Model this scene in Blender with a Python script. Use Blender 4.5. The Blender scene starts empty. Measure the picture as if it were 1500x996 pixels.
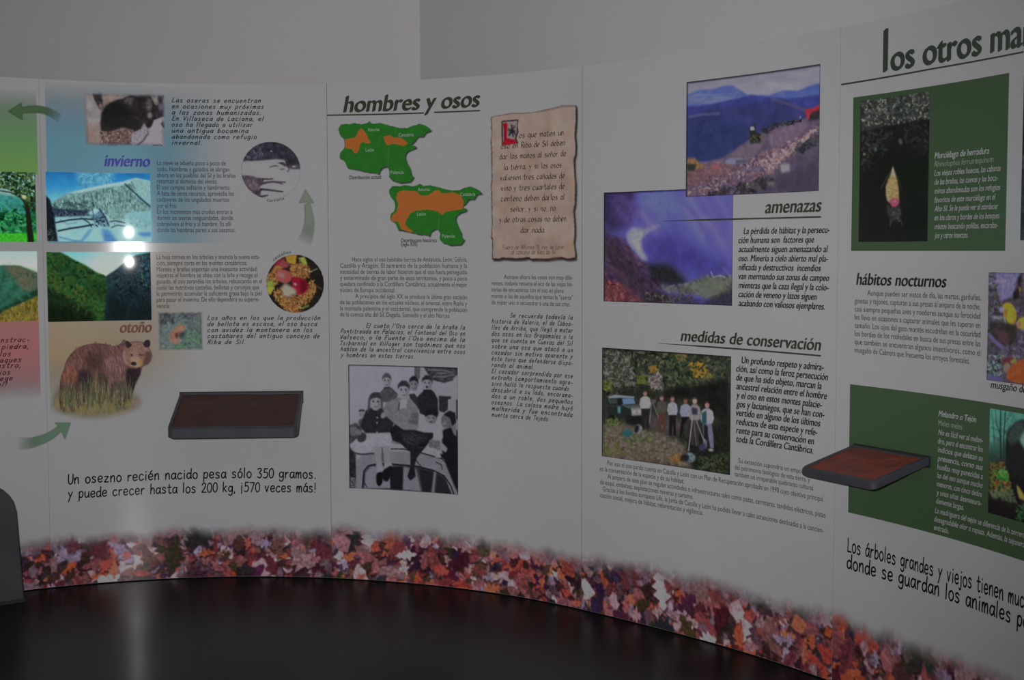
import bpy, math, random
import numpy as np
from mathutils import Matrix, Vector

# ------------------------------------------------------------------ camera, world, light, exposure
SC = 1.15                                   # metres per plan unit (panel height = 2 units)
F_PX, PITCH, ROLL, EYE = 1981.1778, 0.06599, -0.0017, 1.334
scene = bpy.context.scene
COL = scene.collection
cam_data = bpy.data.cameras.new('camera')
cam_data.sensor_width = 36.0
cam_data.lens = F_PX / 1500.0 * 36.0
cam_data.clip_start = 0.05
cam = bpy.data.objects.new('camera', cam_data)
COL.objects.link(cam)
cam.matrix_world = Matrix.Translation((0, 0, EYE * SC)) @ Matrix.Rotation(math.pi / 2 - PITCH, 4, 'X') @ Matrix.Rotation(ROLL, 4, 'Z')
scene.camera = cam

world = bpy.data.worlds.new('world')
scene.world = world
world.use_nodes = True
world.node_tree.nodes['Background'].inputs[0].default_value = (0.55, 0.6, 0.7, 1)
world.node_tree.nodes['Background'].inputs[1].default_value = 0.01

# the flash of the camera: a small lamp just above the lens
fl = bpy.data.lights.new('camera_flash', 'SPOT')
fl.energy = 402.0
fl.color = (1.0, 0.985, 1.0)
fl.shadow_soft_size = 0.014
fl.spot_size = math.radians(75)
fl.spot_blend = 1.0
flash = bpy.data.objects.new('camera_flash', fl)
COL.objects.link(flash)
flash.location = (-0.11, -0.02, EYE * SC + 0.06)
flash.rotation_euler = (math.pi / 2 - PITCH + 0.05, 0, 0.06)
# dim unseen area lamp added below the ceiling as soft ambient fill
al = bpy.data.lights.new('ambient_fill', 'AREA')
al.shape = 'RECTANGLE'
al.size, al.size_y = 5.0, 2.5
al.energy = 9.0
al.color = (0.93, 0.97, 1.0)
hall = bpy.data.objects.new('ambient_fill', al)
COL.objects.link(hall)
hall.location = (-0.3, 0.6, 3.3)

vs = scene.view_settings
vs.view_transform = 'Standard'
vs.look = 'None'
vs.exposure = 0.0
vs.gamma = 1.0
vs.use_curve_mapping = False
try:
    scene.cycles.use_denoising = True
    scene.cycles.transparent_max_bounces = 16
    scene.cycles.max_bounces = 8
    scene.cycles.sample_clamp_indirect = 6.0
except Exception:
    pass

# ------------------------------------------------------------------ plan curve of the panel wall
W = 1.1221                                  # width of one panel, in plan units
PX, PY, HD = -0.7363, 5.4391, -0.1782       # the seam s = 0 (between the second and the third panel)
KAP = [-0.5071, -0.564, -0.5556, -0.4906, -0.5266, -0.1627, -0.3006, -0.3478, -0.3382, -0.3382]

def _march(sign, ks, n=400):
    x, y, h, s = PX, PY, HD, 0.0
    out = [(s, x, y, h)]
    ds = W / 2 / n
    for k in ks:
        for _ in range(n):
            hm = h + sign * k * ds / 2
            x += sign * ds * math.cos(hm); y += sign * ds * math.sin(hm)
            h += sign * k * ds; s += sign * ds
            out.append((s, x, y, h))
    return out
_a = _march(1, KAP[3:10] + [KAP[9]] * 2)
_b = _march(-1, [KAP[2], KAP[1], KAP[0], KAP[0], KAP[0], KAP[0]])
TAB = np.array(_b[:0:-1] + _a)

def plan(s):
    s = np.asarray(s, float)
    return (np.interp(s, TAB[:, 0], TAB[:, 1]), np.interp(s, TAB[:, 0], TAB[:, 2]), np.interp(s, TAB[:, 0], TAB[:, 3]))

def to3d(s, z, off):
    """curve coordinates (arc length, height, distance in front, plan units) -> metres"""
    x, y, h = plan(s)
    nx, ny = np.sin(h), -np.cos(h)
    return np.stack([(x + nx * off) * SC, (y + ny * off) * SC, np.asarray(z, float) * SC * np.ones_like(x)], -1)

def cast(px, py):
    """where the sight line of a point of the photograph meets the panel wall: (s, z)"""
    u, v = px - 750.0, 498.0 - py
    c, s_ = math.cos(ROLL), math.sin(ROLL)
    u, v = c * u - s_ * v, s_ * u + c * v
    d = (u, F_PX * math.cos(PITCH) + v * math.sin(PITCH), -F_PX * math.sin(PITCH) + v * math.cos(PITCH))
    cr = d[0] * TAB[:, 2] - d[1] * TAB[:, 1]
    m = np.where((cr[:-1] > 0) & (cr[1:] <= 0))[0]
    i = m[0] if len(m) else (0 if cr[0] <= 0 else len(TAB) - 2)
    t = cr[i] / (cr[i] - cr[i + 1])
    row = TAB[i] + t * (TAB[i + 1] - TAB[i])
    return row[0], EYE + d[2] / math.hypot(d[0], d[1]) * math.hypot(row[1], row[2])

# ------------------------------------------------------------------ materials
def lin(c):
    c = np.asarray(c, float) / 255.0
    return np.where(c <= 0.04045, c / 12.92, ((np.maximum(c, 0) + 0.055) / 1.055) ** 2.4)
GAIN = 0.8 / float(lin(127))                 # photograph tone -> paint reflectance (white panel = 0.8)
def ink(c):
    return np.clip(lin(c) * GAIN, 0.0, 0.9)

def mat(name, rough=0.4, color=None, spec=0.5, metallic=0.0):
    m = bpy.data.materials.new(name)
    m.use_nodes = True
    b = m.node_tree.nodes['Principled BSDF']
    b.inputs['Roughness'].default_value = rough
    b.inputs['Specular IOR Level'].default_value = spec
    b.inputs['Metallic'].default_value = metallic
    if color is not None:
        b.inputs['Base Color'].default_value = (*[float(x) for x in color], 1)
    return m

def noise_mix(m, c1, c2, scale, detail=6.0, bump=0.0, rough=None):
    """give a material two tones blended by a noise texture, and a fine bump"""
    nt = m.node_tree; b = nt.nodes['Principled BSDF']
    tc = nt.nodes.new('ShaderNodeTexCoord')
    n = nt.nodes.new('ShaderNodeTexNoise')
    n.inputs['Scale'].default_value = scale; n.inputs['Detail'].default_value = detail
    r = nt.nodes.new('ShaderNodeValToRGB')
    r.color_ramp.elements[0].position = 0.3; r.color_ramp.elements[1].position = 0.7
    r.color_ramp.elements[0].color = (*[float(x) for x in c1], 1); r.color_ramp.elements[1].color = (*[float(x) for x in c2], 1)
    nt.links.new(tc.outputs['Object'], n.inputs['Vector'])
    nt.links.new(n.outputs['Fac'], r.inputs['Fac'])
    nt.links.new(r.outputs['Color'], b.inputs['Base Color'])
    if bump:
        bp = nt.nodes.new('ShaderNodeBump'); bp.inputs['Strength'].default_value = bump
        nt.links.new(n.outputs['Fac'], bp.inputs['Height']); nt.links.new(bp.outputs['Normal'], b.inputs['Normal'])
    if rough:
        mr = nt.nodes.new('ShaderNodeMapRange')
        mr.inputs['To Min'].default_value, mr.inputs['To Max'].default_value = rough
        nt.links.new(n.outputs['Fac'], mr.inputs['Value']); nt.links.new(mr.outputs['Result'], b.inputs['Roughness'])
    return m

def print_mat(name, rough, alpha=False, glow=0.0, spec=0.5):
    """a printed picture: the ink colour of every spot is stored on the sheet as the attribute 'ink'"""
    m = mat(name, rough, spec=spec)
    nt = m.node_tree; b = nt.nodes['Principled BSDF']
    a = nt.nodes.new('ShaderNodeAttribute'); a.attribute_name = 'ink'
    nt.links.new(a.outputs['Color'], b.inputs['Base Color'])
    if alpha:
        nt.links.new(a.outputs['Alpha'], b.inputs['Alpha'])
    if glow:
        nt.links.new(a.outputs['Color'], b.inputs['Emission Color'])
        b.inputs['Emission Strength'].default_value = glow
    return m

M_PANEL = noise_mix(mat('white_laminate', 0.13, spec=0.35), (0.785, 0.785, 0.79), (0.81, 0.81, 0.815), 3.0)
M_EDGE = mat('panel_edge_grey', 0.5, (0.25, 0.25, 0.26))
M_PRINT = print_mat('printed_picture', 0.12, spec=0.3)
M_SOFT = print_mat('printed_picture_soft_edge', 0.12, alpha=True, spec=0.3)
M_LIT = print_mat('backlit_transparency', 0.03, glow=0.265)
M_GREEN = mat('dark_green_print', 0.15, ink((47, 63, 43)), 0.3)
M_INK = {}
def ink_mat(c):
    if c not in M_INK:
        M_INK[c] = mat('ink_%d_%d_%d' % c, 0.12, ink(c), 0.3)
    return M_INK[c]

# ------------------------------------------------------------------ object helpers
def tag(o, label=None, cat=None, group=None, kind=None):
    for k, v in (('label', label), ('category', cat), ('group', group), ('kind', kind)):
        if v: o[k] = v
    return o

def link(name, verts, faces, m, parent=None, label=None, smooth=True):
    me = bpy.data.meshes.new(name)
    me.from_pydata([tuple(map(float, v)) for v in verts], [], [tuple(map(int, f)) for f in faces])
    me.materials.append(m)
    if smooth:
        me.polygons.foreach_set('use_smooth', np.ones(len(me.polygons), bool))
    me.update()
    o = bpy.data.objects.new(name, me)
    COL.objects.link(o)
    if parent: o.parent = parent
    if label: o['label'] = label
    return o

def empty(name, label, cat):
    o = bpy.data.objects.new(name, None); COL.objects.link(o)
    o['label'] = label; o['category'] = cat
    return o

def grid_faces(nx, ny):
    q = (np.arange(ny)[:, None] * (nx + 1) + np.arange(nx)[None, :])
    return np.stack([q, q + nx + 1, q + nx + 2, q + 1], -1).reshape(-1, 4)

def sheet(name, s0, s1, z0, z1, m, parent, off=0.0005, rgba=None, nx=None, ny=None, label=None, lean=None, gain=1.0):
    """a thin sheet on the curved wall; rgba rows run from top to bottom, one colour per vertex"""
    if rgba is not None:
        ny, nx = rgba.shape[0] - 1, rgba.shape[1] - 1
    S = np.linspace(s0, s1, nx + 1); Z = np.linspace(z1, z0, ny + 1)
    SS, ZZ = np.meshgrid(S, Z)
    zz = ZZ.ravel()
    o3 = np.full(len(zz), off)
    if lean:                                    # a stiff plate that leans a little and is slightly bowed: (slope, height of that slope)
        o3 = lean[0] * (zz - lean[1]) - 0.07 * (zz - lean[1]) ** 2
        o3 += off - o3.min()
    x, y, h = plan(SS.ravel())
    V = np.stack([(x + np.sin(h) * o3) * SC, (y - np.cos(h) * o3) * SC, zz * SC], -1).astype(np.float32)
    Fq = grid_faces(nx, ny).astype(np.int32)
    me = bpy.data.meshes.new(name)
    me.vertices.add(len(V)); me.vertices.foreach_set('co', V.ravel())
    me.loops.add(Fq.size); me.loops.foreach_set('vertex_index', Fq.ravel())
    me.polygons.add(len(Fq))
    me.polygons.foreach_set('loop_start', np.arange(0, Fq.size, 4, dtype=np.int32))
    me.polygons.foreach_set('use_smooth', np.ones(len(Fq), bool))
    me.update(calc_edges=True)
    if rgba is not None:
        at = me.color_attributes.new('ink', 'FLOAT_COLOR', 'POINT')
        c = np.empty((len(V), 4), np.float32)
        c[:, :3] = np.clip(lin(rgba[..., :3]) * GAIN * gain, 0, 0.9).reshape(-1, 3); c[:, 3] = np.clip(rgba[..., 3], 0, 1).ravel()
        at.data.foreach_set('color', c.ravel())
    me.materials.append(m)
    o = bpy.data.objects.new(name, me); COL.objects.link(o)
    if parent: o.parent = parent
    if label: o['label'] = label
    return o

# ------------------------------------------------------------------ a small painter for the printed pictures
def noise2(h, w, cell, seed, octaves=3):
    r = np.random.RandomState(seed); out = np.zeros((h, w)); amp = 1.0; tot = 0
    for _ in range(octaves):
        gh, gw = int(h / cell) + 3, int(w / cell) + 3
        g = r.rand(gh, gw)
        yy = np.arange(h) / cell; xx = np.arange(w) / cell
        y0 = yy.astype(int); x0 = xx.astype(int)
        fy = (yy - y0)[:, None]; fx = (xx - x0)[None, :]
        fy = fy * fy * (3 - 2 * fy); fx = fx * fx * (3 - 2 * fx)
        v = (g[y0][:, x0] * (1 - fy) * (1 - fx) + g[y0 + 1][:, x0] * fy * (1 - fx) + g[y0][:, x0 + 1] * (1 - fy) * fx + g[y0 + 1][:, x0 + 1] * fy * fx)
        out += amp * v; tot += amp; amp *= 0.55; cell = max(1.0, cell / 2)
    return out / tot

def box_blur(a, r):
    r = int(round(r))
    if r < 1: return a
    for ax in (0, 1):
        for _ in range(2):
            p = np.concatenate([np.repeat(a.take([0], ax), r + 1, ax), a, np.repeat(a.take([-1], ax), r, ax)], ax)
            c = np.cumsum(p, ax); n = a.shape[ax]
            a = (c.take(range(2 * r + 1, 2 * r + 1 + n), ax) - c.take(range(0, n), ax)) / (2 * r + 1)
    return a

class Img:
    """canvas over a rectangle of the wall; shapes are given in the coordinates of an enlarged view (ox, oy, scale)"""
    def __init__(self, tl, tr, bl, br, view=(0, 0, 1), dens=430, seed=1):
        self.view = view
        g = [((q[0] / view[2] + view[0]), (q[1] / view[2] + view[1])) for q in (tl, tr, bl, br)]
        c = [cast(*q) for q in g]
        self.s0, self.s1 = (c[0][0] + c[2][0]) / 2, (c[1][0] + c[3][0]) / 2
        self.z1, self.z0 = (c[0][1] + c[1][1]) / 2, (c[2][1] + c[3][1]) / 2
        self.W = max(8, int((self.s1 - self.s0) * dens)) * 2
        self.H = max(8, int((self.z1 - self.z0) * dens)) * 2
        src = [tl, tr, bl, br]; dst = [(0, 0), (self.W, 0), (0, self.H), (self.W, self.H)]
        A = []; b = []
        for (x, y), (u, v) in zip(src, dst):
            A.append([x, y, 1, 0, 0, 0, -u * x, -u * y]); b.append(u)
            A.append([0, 0, 0, x, y, 1, -v * x, -v * y]); b.append(v)
        self.Hm = np.append(np.linalg.solve(np.array(A, float), np.array(b, float)), 1).reshape(3, 3)
        self.k = math.hypot(self.W, self.H) / math.hypot(br[0] - tl[0], br[1] - tl[1])   # canvas cells per view unit
        self.a = np.zeros((self.H, self.W, 4)); self.rs = np.random.RandomState(seed); self.seed = seed
    def T(self, pts):
        p = np.atleast_2d(np.array(pts, float))
        q = np.c_[p, np.ones(len(p))] @ self.Hm.T
        return q[:, :2] / q[:, 2:3]
    def blend(self, mask, col, y0=0, x0=0, tex=0.0, cell=6):
        h, w = mask.shape
        sub = self.a[y0:y0 + h, x0:x0 + w]
        c = np.array(col, float)[:3] * np.ones((h, w, 3))
        if tex:
            self.seed += 1
            c = c * (1 + tex * 2 * (noise2(h, w, max(1.5, cell * self.k), self.seed, 3) - 0.5))[..., None]
        al = mask[..., None]
        sub[..., :3] = np.where(sub[..., 3:4] > 0, sub[..., :3] * (1 - al) + c * al, c)
        sub[..., 3] = np.maximum(sub[..., 3], mask)
    def fill(self, col, tex=0.0, cell=6):
        self.blend(np.ones((self.H, self.W)), col, tex=tex, cell=cell)
    def grad(self, stops, tex=0.0, cell=20):
        """vertical gradient: [(view y, colour)] taken along the picture's left edge"""
        ys = [self.T([(self.T_inv_x(), s[0])])[0, 1] for s in stops]
        yy = np.arange(self.H)
        c = np.stack([np.interp(yy, ys, [s[1][i] for s in stops]) for i in range(3)], -1)[:, None, :] * np.ones((1, self.W, 1))
        if tex:
            self.seed += 1; c = c * (1 + tex * 2 * (noise2(self.H, self.W, cell * self.k, self.seed) - 0.5))[..., None]
        self.a[..., :3] = c; self.a[..., 3] = 1
    def T_inv_x(self):
        iv = np.linalg.inv(self.Hm); q = iv @ np.array([self.W / 2, self.H / 2, 1]); return q[0] / q[2]
    def mask_poly(self, q, pad=2):
        x0 = int(max(0, math.floor(q[:, 0].min()) - pad)); x1 = int(min(self.W, math.ceil(q[:, 0].max()) + pad))
        y0 = int(max(0, math.floor(q[:, 1].min()) - pad)); y1 = int(min(self.H, math.ceil(q[:, 1].max()) + pad))
        if x1 <= x0 or y1 <= y0: return None
        X = np.arange(x0, x1) + 0.5; Y = (np.arange(y0, y1) + 0.5)[:, None]
        ins = np.zeros((y1 - y0, x1 - x0), bool)
        n = len(q)
        for i in range(n):
            ax, ay = q[i]; bx, by = q[(i + 1) % n]
            if ay == by: continue
            cond = (Y > min(ay, by)) & (Y <= max(ay, by))
            xi = ax + (Y - ay) * (bx - ax) / (by - ay)
            ins ^= cond & (X < xi)
        return ins.astype(float), y0, x0
    def poly(self, pts, col, soft=0.0, tex=0.0, cell=6, alpha=1.0, smooth=False, rag=0.0):
        pts = np.array(pts, float)
        if smooth:
            n = len(pts); P = []
            for i in range(n):
                p0, p1, p2, p3 = pts[i - 1], pts[i], pts[(i + 1) % n], pts[(i + 2) % n]
                for t in (0, 0.25, 0.5, 0.75):
                    P.append(0.5 * (2 * p1 + (p2 - p0) * t + (2 * p0 - 5 * p1 + 4 * p2 - p3) * t * t + (3 * p1 - p0 - 3 * p2 + p3) * t ** 3))
            pts = np.array(P)
        if rag:
            P = []
            for i in range(len(pts)):
                a, b = pts[i], pts[(i + 1) % len(pts)]
                n = max(1, int(np.hypot(*(b - a)) / (rag * 2)))
                for j in range(n):
                    P.append(a + (b - a) * j / n + self.rs.uniform(-rag, rag, 2) * (0.6 if j or n > 1 else 0.3))
            pts = np.array(P)
        q = self.T(pts); r = soft * self.k
        mk = self.mask_poly(q, 2 + int(r * 2))
        if mk is None: return
        m, y0, x0 = mk
        if r >= 0.5: m = box_blur(m, r)
        self.blend(m * alpha, col, y0, x0, tex, cell)
    def ell(self, cx, cy, rx, ry, col, rot=0.0, soft=0.0, tex=0.0, alpha=1.0, cell=6):
        t = np.linspace(0, 2 * math.pi, 28, endpoint=False); c, s = math.cos(rot), math.sin(rot)
        u, v = rx * np.cos(t), ry * np.sin(t)
        self.poly(np.stack([cx + u * c - v * s, cy + u * s + v * c], -1), col, soft, tex, cell, alpha)
    def line(self, pts, w, col, soft=0.0, alpha=1.0, taper=None):
        pts = np.array(pts, float); n = len(pts)
        d = np.gradient(pts, axis=0); d /= np.maximum(np.hypot(d[:, 0], d[:, 1]), 1e-9)[:, None]
        nr = np.stack([-d[:, 1], d[:, 0]], -1)
        ww = np.linspace(w, taper if taper is not None else w, n)[:, None] / 2
        self.poly(np.concatenate([pts + nr * ww, (pts - nr * ww)[::-1]]), col, soft, alpha=alpha)
    def speck(self, region, n, r, cols, jitter=14, alpha=0.9, asp=1.6, rot=None, soft=0.0):
        """many little irregular dabs inside a polygon of the view"""
        reg = np.array(region, float); lo, hi = reg.min(0), reg.max(0)
        k = 0; tries = 0
        while k < n and tries < n * 6:
            tries += 1
            p = self.rs.uniform(lo, hi)
            ins = False
            for i in range(len(reg)):
                a, b = reg[i], reg[(i + 1) % len(reg)]
                if (a[1] > p[1]) != (b[1] > p[1]) and p[0] < a[0] + (p[1] - a[1]) * (b[0] - a[0]) / (b[1] - a[1]): ins = not ins
            if not ins: continue
            k += 1
            rr = self.rs.uniform(*r); c = np.array(cols[self.rs.randint(len(cols))], float) + self.rs.uniform(-jitter, jitter)
            ro = self.rs.uniform(0, math.pi) if rot is None else rot + self.rs.uniform(-0.25, 0.25)
            m = 7; t = np.linspace(0, 2 * math.pi, m, endpoint=False)
            rad = rr * self.rs.uniform(0.6, 1.2, m)
            u, v = rad * np.cos(t) * asp, rad * np.sin(t) / asp
            self.poly(np.stack([p[0] + u * math.cos(ro) - v * math.sin(ro), p[1] + u * math.sin(ro) + v * math.cos(ro)], -1), np.clip(c, 0, 255), soft, alpha=alpha)
    def grain(self, amp, cell=1.5):
        self.seed += 1
        self.a[..., :3] *= (1 + amp * 2 * (noise2(self.H, self.W, max(1.5, cell * self.k), self.seed, 3) - 0.5))[..., None]
    def blur(self, r):
        self.a = box_blur(self.a, r * self.k)
    def frame_shade(self, view_w, col=(20, 18, 22), sides='tlrb', alpha=0.85):
        """the dark line printed round a picture"""
        w = max(1, view_w * self.k); Y = np.arange(self.H)[:, None]; X = np.arange(self.W)[None, :]
        d = np.full((self.H, self.W), 1e9)
        if 't' in sides: d = np.minimum(d, Y + 0 * X)
        if 'b' in sides: d = np.minimum(d, self.H - 1 - Y + 0 * X)
        if 'l' in sides: d = np.minimum(d, X + 0 * Y)
        if 'r' in sides: d = np.minimum(d, self.W - 1 - X + 0 * Y)
        self.blend(np.clip(1.3 - d / w, 0, 1) * alpha, col)
    def feather(self, view_w, wob=0.5):
        w = view_w * self.k; Y = np.arange(self.H)[:, None]; X = np.arange(self.W)[None, :]
        d = np.minimum(np.minimum(Y, self.H - 1 - Y), np.minimum(X, self.W - 1 - X)).astype(float)
        self.seed += 1
        d = d - wob * w * noise2(self.H, self.W, max(2, w), self.seed, 2)
        self.a[..., 3] *= np.clip(d / w, 0, 1)
    def out(self):
        a = self.a
        rgb = np.clip(a[..., :3], 0, 255); al = a[..., 3:4]
        pre = rgb * al
        def dn(q): return (q[0::2, 0::2] + q[1::2, 0::2] + q[0::2, 1::2] + q[1::2, 1::2]) / 4
        A = dn(al); P = dn(pre)
        plain = dn(rgb)
        return np.concatenate([np.where(A > 1e-3, P / np.maximum(A, 1e-3), plain), A], -1)
    def place(self, name, m, parent, label=None, off=0.0008, lean=None, gain=1.0):
        return sheet(name, self.s0, self.s1, self.z0, self.z1, m, parent, off, self.out(), label=label, lean=lean, gain=gain)

# ------------------------------------------------------------------ lettering
def font_outline(text, shear=0.0, bold=0.0, res=3):
    cu = bpy.data.curves.new('tmp', 'FONT'); cu.body = text; cu.size = 1.0; cu.shear = shear; cu.offset = min(bold, 0.0)
    cu.resolution_u = res
    o = bpy.data.objects.new('tmp', cu)
    me = bpy.data.meshes.new_from_object(o)
    n = len(me.vertices)
    V = np.empty(n * 3, np.float32); me.vertices.foreach_get('co', V); V = V.reshape(-1, 3)[:, :2].astype(float)
    Fs = [tuple(p.vertices) for p in me.polygons]
    if bold > 0:                                # heavier strokes: the letters printed twice, a hair apart
        d = np.array([bold, bold * 0.45]) 
        V = np.concatenate([V - d, V, V + d]); Fs = Fs + [tuple(i + n for i in f) for f in Fs] + [tuple(i + 2 * n for i in f) for f in Fs]
    bpy.data.objects.remove(o); bpy.data.curves.remove(cu); bpy.data.meshes.remove(me)
    return V, Fs
_xv, _ = font_outline('x'); XH = _xv[:, 1].max() - _xv[:, 1].min()

ST = {  # single-line letters for the hand lettering, hundredths of the letter height
'a': '38,44 20,50 7,36 5,15 16,2 30,8 38,30|41,50 39,20 45,0', 'b': '8,82 7,0|7,15 16,44 30,48 40,30 35,8 20,0 7,8',
'c': '38,42 25,50 10,40 5,20 14,2 30,1 41,10', 'd': '38,38 22,48 7,36 6,12 18,0 33,10 40,30|41,84 39,30 42,0',
'e': '6,24 38,28 34,46 20,50 7,38 6,14 20,0 40,8', 'f': '38,75 28,83 19,72 16,0|4,46 34,48',
'g': '38,42 22,50 7,36 8,14 22,6 36,20 39,45|40,50 40,0 34,-22 18,-26 6,-16', 'h': '8,84 7,0|7,25 20,48 34,46 38,25 38,0',
'i': '10,48 10,0|9,67 11,71', 'j': '16,48 16,-10 8,-24 -4,-18|15,67 17,71', 'k': '8,82 7,0|36,48 8,22|14,26 38,0',
'l': '10,84 9,0', 'm': '6,48 6,0|6,25 16,48 25,44 27,0|27,25 38,48 49,44 51,0', 'n': '6,48 7,0|7,25 20,48 34,45 38,0',
'ñ': '6,48 7,0|7,25 20,48 34,45 38,0|8,62 18,69 26,62 36,69', 'o': '22,50 8,40 5,20 14,2 28,0 40,14 40,36 26,50 18,49',
'p': '8,48 7,-28|7,35 20,50 36,44 40,24 30,3 14,4 7,14', 'q': '38,42 22,50 7,36 8,12 22,2 36,16|40,50 40,-28',
'r': '7,48 7,0|7,25 18,46 33,46', 's': '36,42 22,50 9,42 14,30 30,22 36,10 24,0 6,4', 't': '18,76 17,10 26,0 37,6|3,50 35,52',
'u': '6,48 7,14 18,0 32,8 38,30|39,48 39,15 44,0', 'v': '!4,48 19,0 36,50', 'w': '!4,48 14,0 26,40 38,0 48,50', 'x': '!5,48 36,0|!36,50 4,0',
'y': '!5,48 21,14|!39,50 20,10 6,-28', 'z': '!6,48 37,48 6,2 39,2', 'L': '!10,80 9,2 46,2', 'U': '8,80 8,20 22,0 38,10 44,40 44,80',
'E': '!44,78 10,78 9,2 46,2|!10,42 40,42', 'R': '!9,0 10,78|10,78 34,80 44,66 34,46 10,42|!20,42 48,0', 'T': '!2,78 52,78|!27,78 26,0',
'V': '!4,80 24,0 46,80', 'A': '!2,0 26,80 50,0|!12,28 42,28', 'P': '!9,0 10,78|10,78 36,80 46,62 36,42 10,38', 'B': '!9,0 10,78|10,78 36,78 40,60 30,44 10,42|10,42 38,42 48,22 36,2 9,0',
'D': '!9,0 10,78|10,78 36,74 50,42 36,6 9,0', 'C': '48,68 30,80 10,62 6,30 20,2 40,2 52,14', 'S': '44,68 26,80 10,66 18,46 40,32 46,14 28,0 6,8',
'M': '!6,0 10,78 32,24 54,78 58,0', 'F': '!9,0 10,78 46,78|!10,42 38,42', 'I': '!10,78 10,0', 'X': '!4,80 46,0|!46,80 4,0', 'O': '26,80 8,62 6,26 22,0 42,10 48,46 38,74 24,80',
'3': '8,72 26,80 40,66 22,44 42,26 28,0 6,8', '5': '!42,78 14,78 12,46|12,46 34,48 44,26 30,2 6,4', '0': '24,78 8,60 6,24 18,0 36,6 44,40 36,72 22,78',
'2': '8,62 22,80 40,66 30,36 6,2|!6,2 46,2', '7': '!4,78 44,78 18,0', '1': '!10,60 24,78 24,0',
'.': '8,0 11,3', ',': '10,4 10,-4 4,-14', '!': '!10,80 10,24|9,0 11,3', '¡': '!10,52 10,-14|9,68 11,71', '-': '!6,24 34,24', "'": '!10,82 8,64', '"': '!6,82 6,66|!18,82 18,66'}
ACC = {'á': 'a', 'é': 'e', 'í': 'i', 'ó': 'o', 'ú': 'u'}
ADV = {'m': 60, 'w': 54, 'i': 22, 'l': 22, 'j': 26, '.': 20, ',': 20, '!': 24, '¡': 24, "'": 18, ' ': 34, 'M': 66, 't': 40, 'r': 38, 'f': 40, 'I': 22, '"': 26}

def hand_outline(text, pen=9.0, shear=0.0, nib=None, jit=0.0, seed=0, gap=6):
    """ribbons along the strokes: a round pen, or a broad nib held at an angle (nib = (half width, angle))"""
    rs = np.random.RandomState(seed); V = []; Fs = []; x = 0.0
    for ch in text:
        base = ACC.get(ch, ch)
        dy = rs.uniform(-jit, jit)
        if base in ST:
            strokes = ST[base].split('|')
            if base == 'i' and ch == 'í': strokes = strokes[:1]
            if ch in ACC: strokes = strokes + ['!18,60 32,78'] if base != 'i' else strokes + ['!8,60 22,78']
            for st in strokes:
                sharp = st[0] == '!'
                p = np.array([[float(t) for t in q.split(',')] for q in st.lstrip('!').split()])
                if not sharp and len(p) > 2:
                    e = np.vstack([2 * p[0] - p[1], p, 2 * p[-1] - p[-2]]); P = []
                    for i in range(1, len(e) - 2):
                        for t in np.arange(0, 1, 0.2):
                            P.append(0.5 * (2 * e[i] + (e[i + 1] - e[i - 1]) * t + (2 * e[i - 1] - 5 * e[i] + 4 * e[i + 1] - e[i + 2]) * t * t + (3 * e[i] - e[i - 1] - 3 * e[i + 1] + e[i + 2]) * t ** 3))
                    P.append(p[-1]); p = np.array(P)
                p = p + [x, dy]
                p[:, 0] += p[:, 1] * shear
                if nib:
                    o = np.array([math.cos(nib[1]), math.sin(nib[1])]) * nib[0]; side = np.array([-o[1], o[0]]) * 0.28
                    for a, b in zip(p[:-1], p[1:]):
                        for u in (o, side):
                            k = len(V); V += [a - u, a + u, b + u, b - u]; Fs.append((k, k + 1, k + 2, k + 3))
                else:
                    for a, b in zip(p[:-1], p[1:]):
                        d = (b - a) / max(np.hypot(*(b - a)), 1e-6); nn = np.array([-d[1], d[0]]) * pen / 2; d = d * pen / 2
                        k = len(V)
                        V += [a + nn, a - d * 0.8 + nn * 0.5, a - d * 0.8 - nn * 0.5, a - nn, b - nn, b + d * 0.8 - nn * 0.5, b + d * 0.8 + nn * 0.5, b + nn]
                        Fs.append(tuple(range(k, k + 8)))
        x += ADV.get(base, 46) + gap
    return np.array(V) / 100.0, Fs

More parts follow.
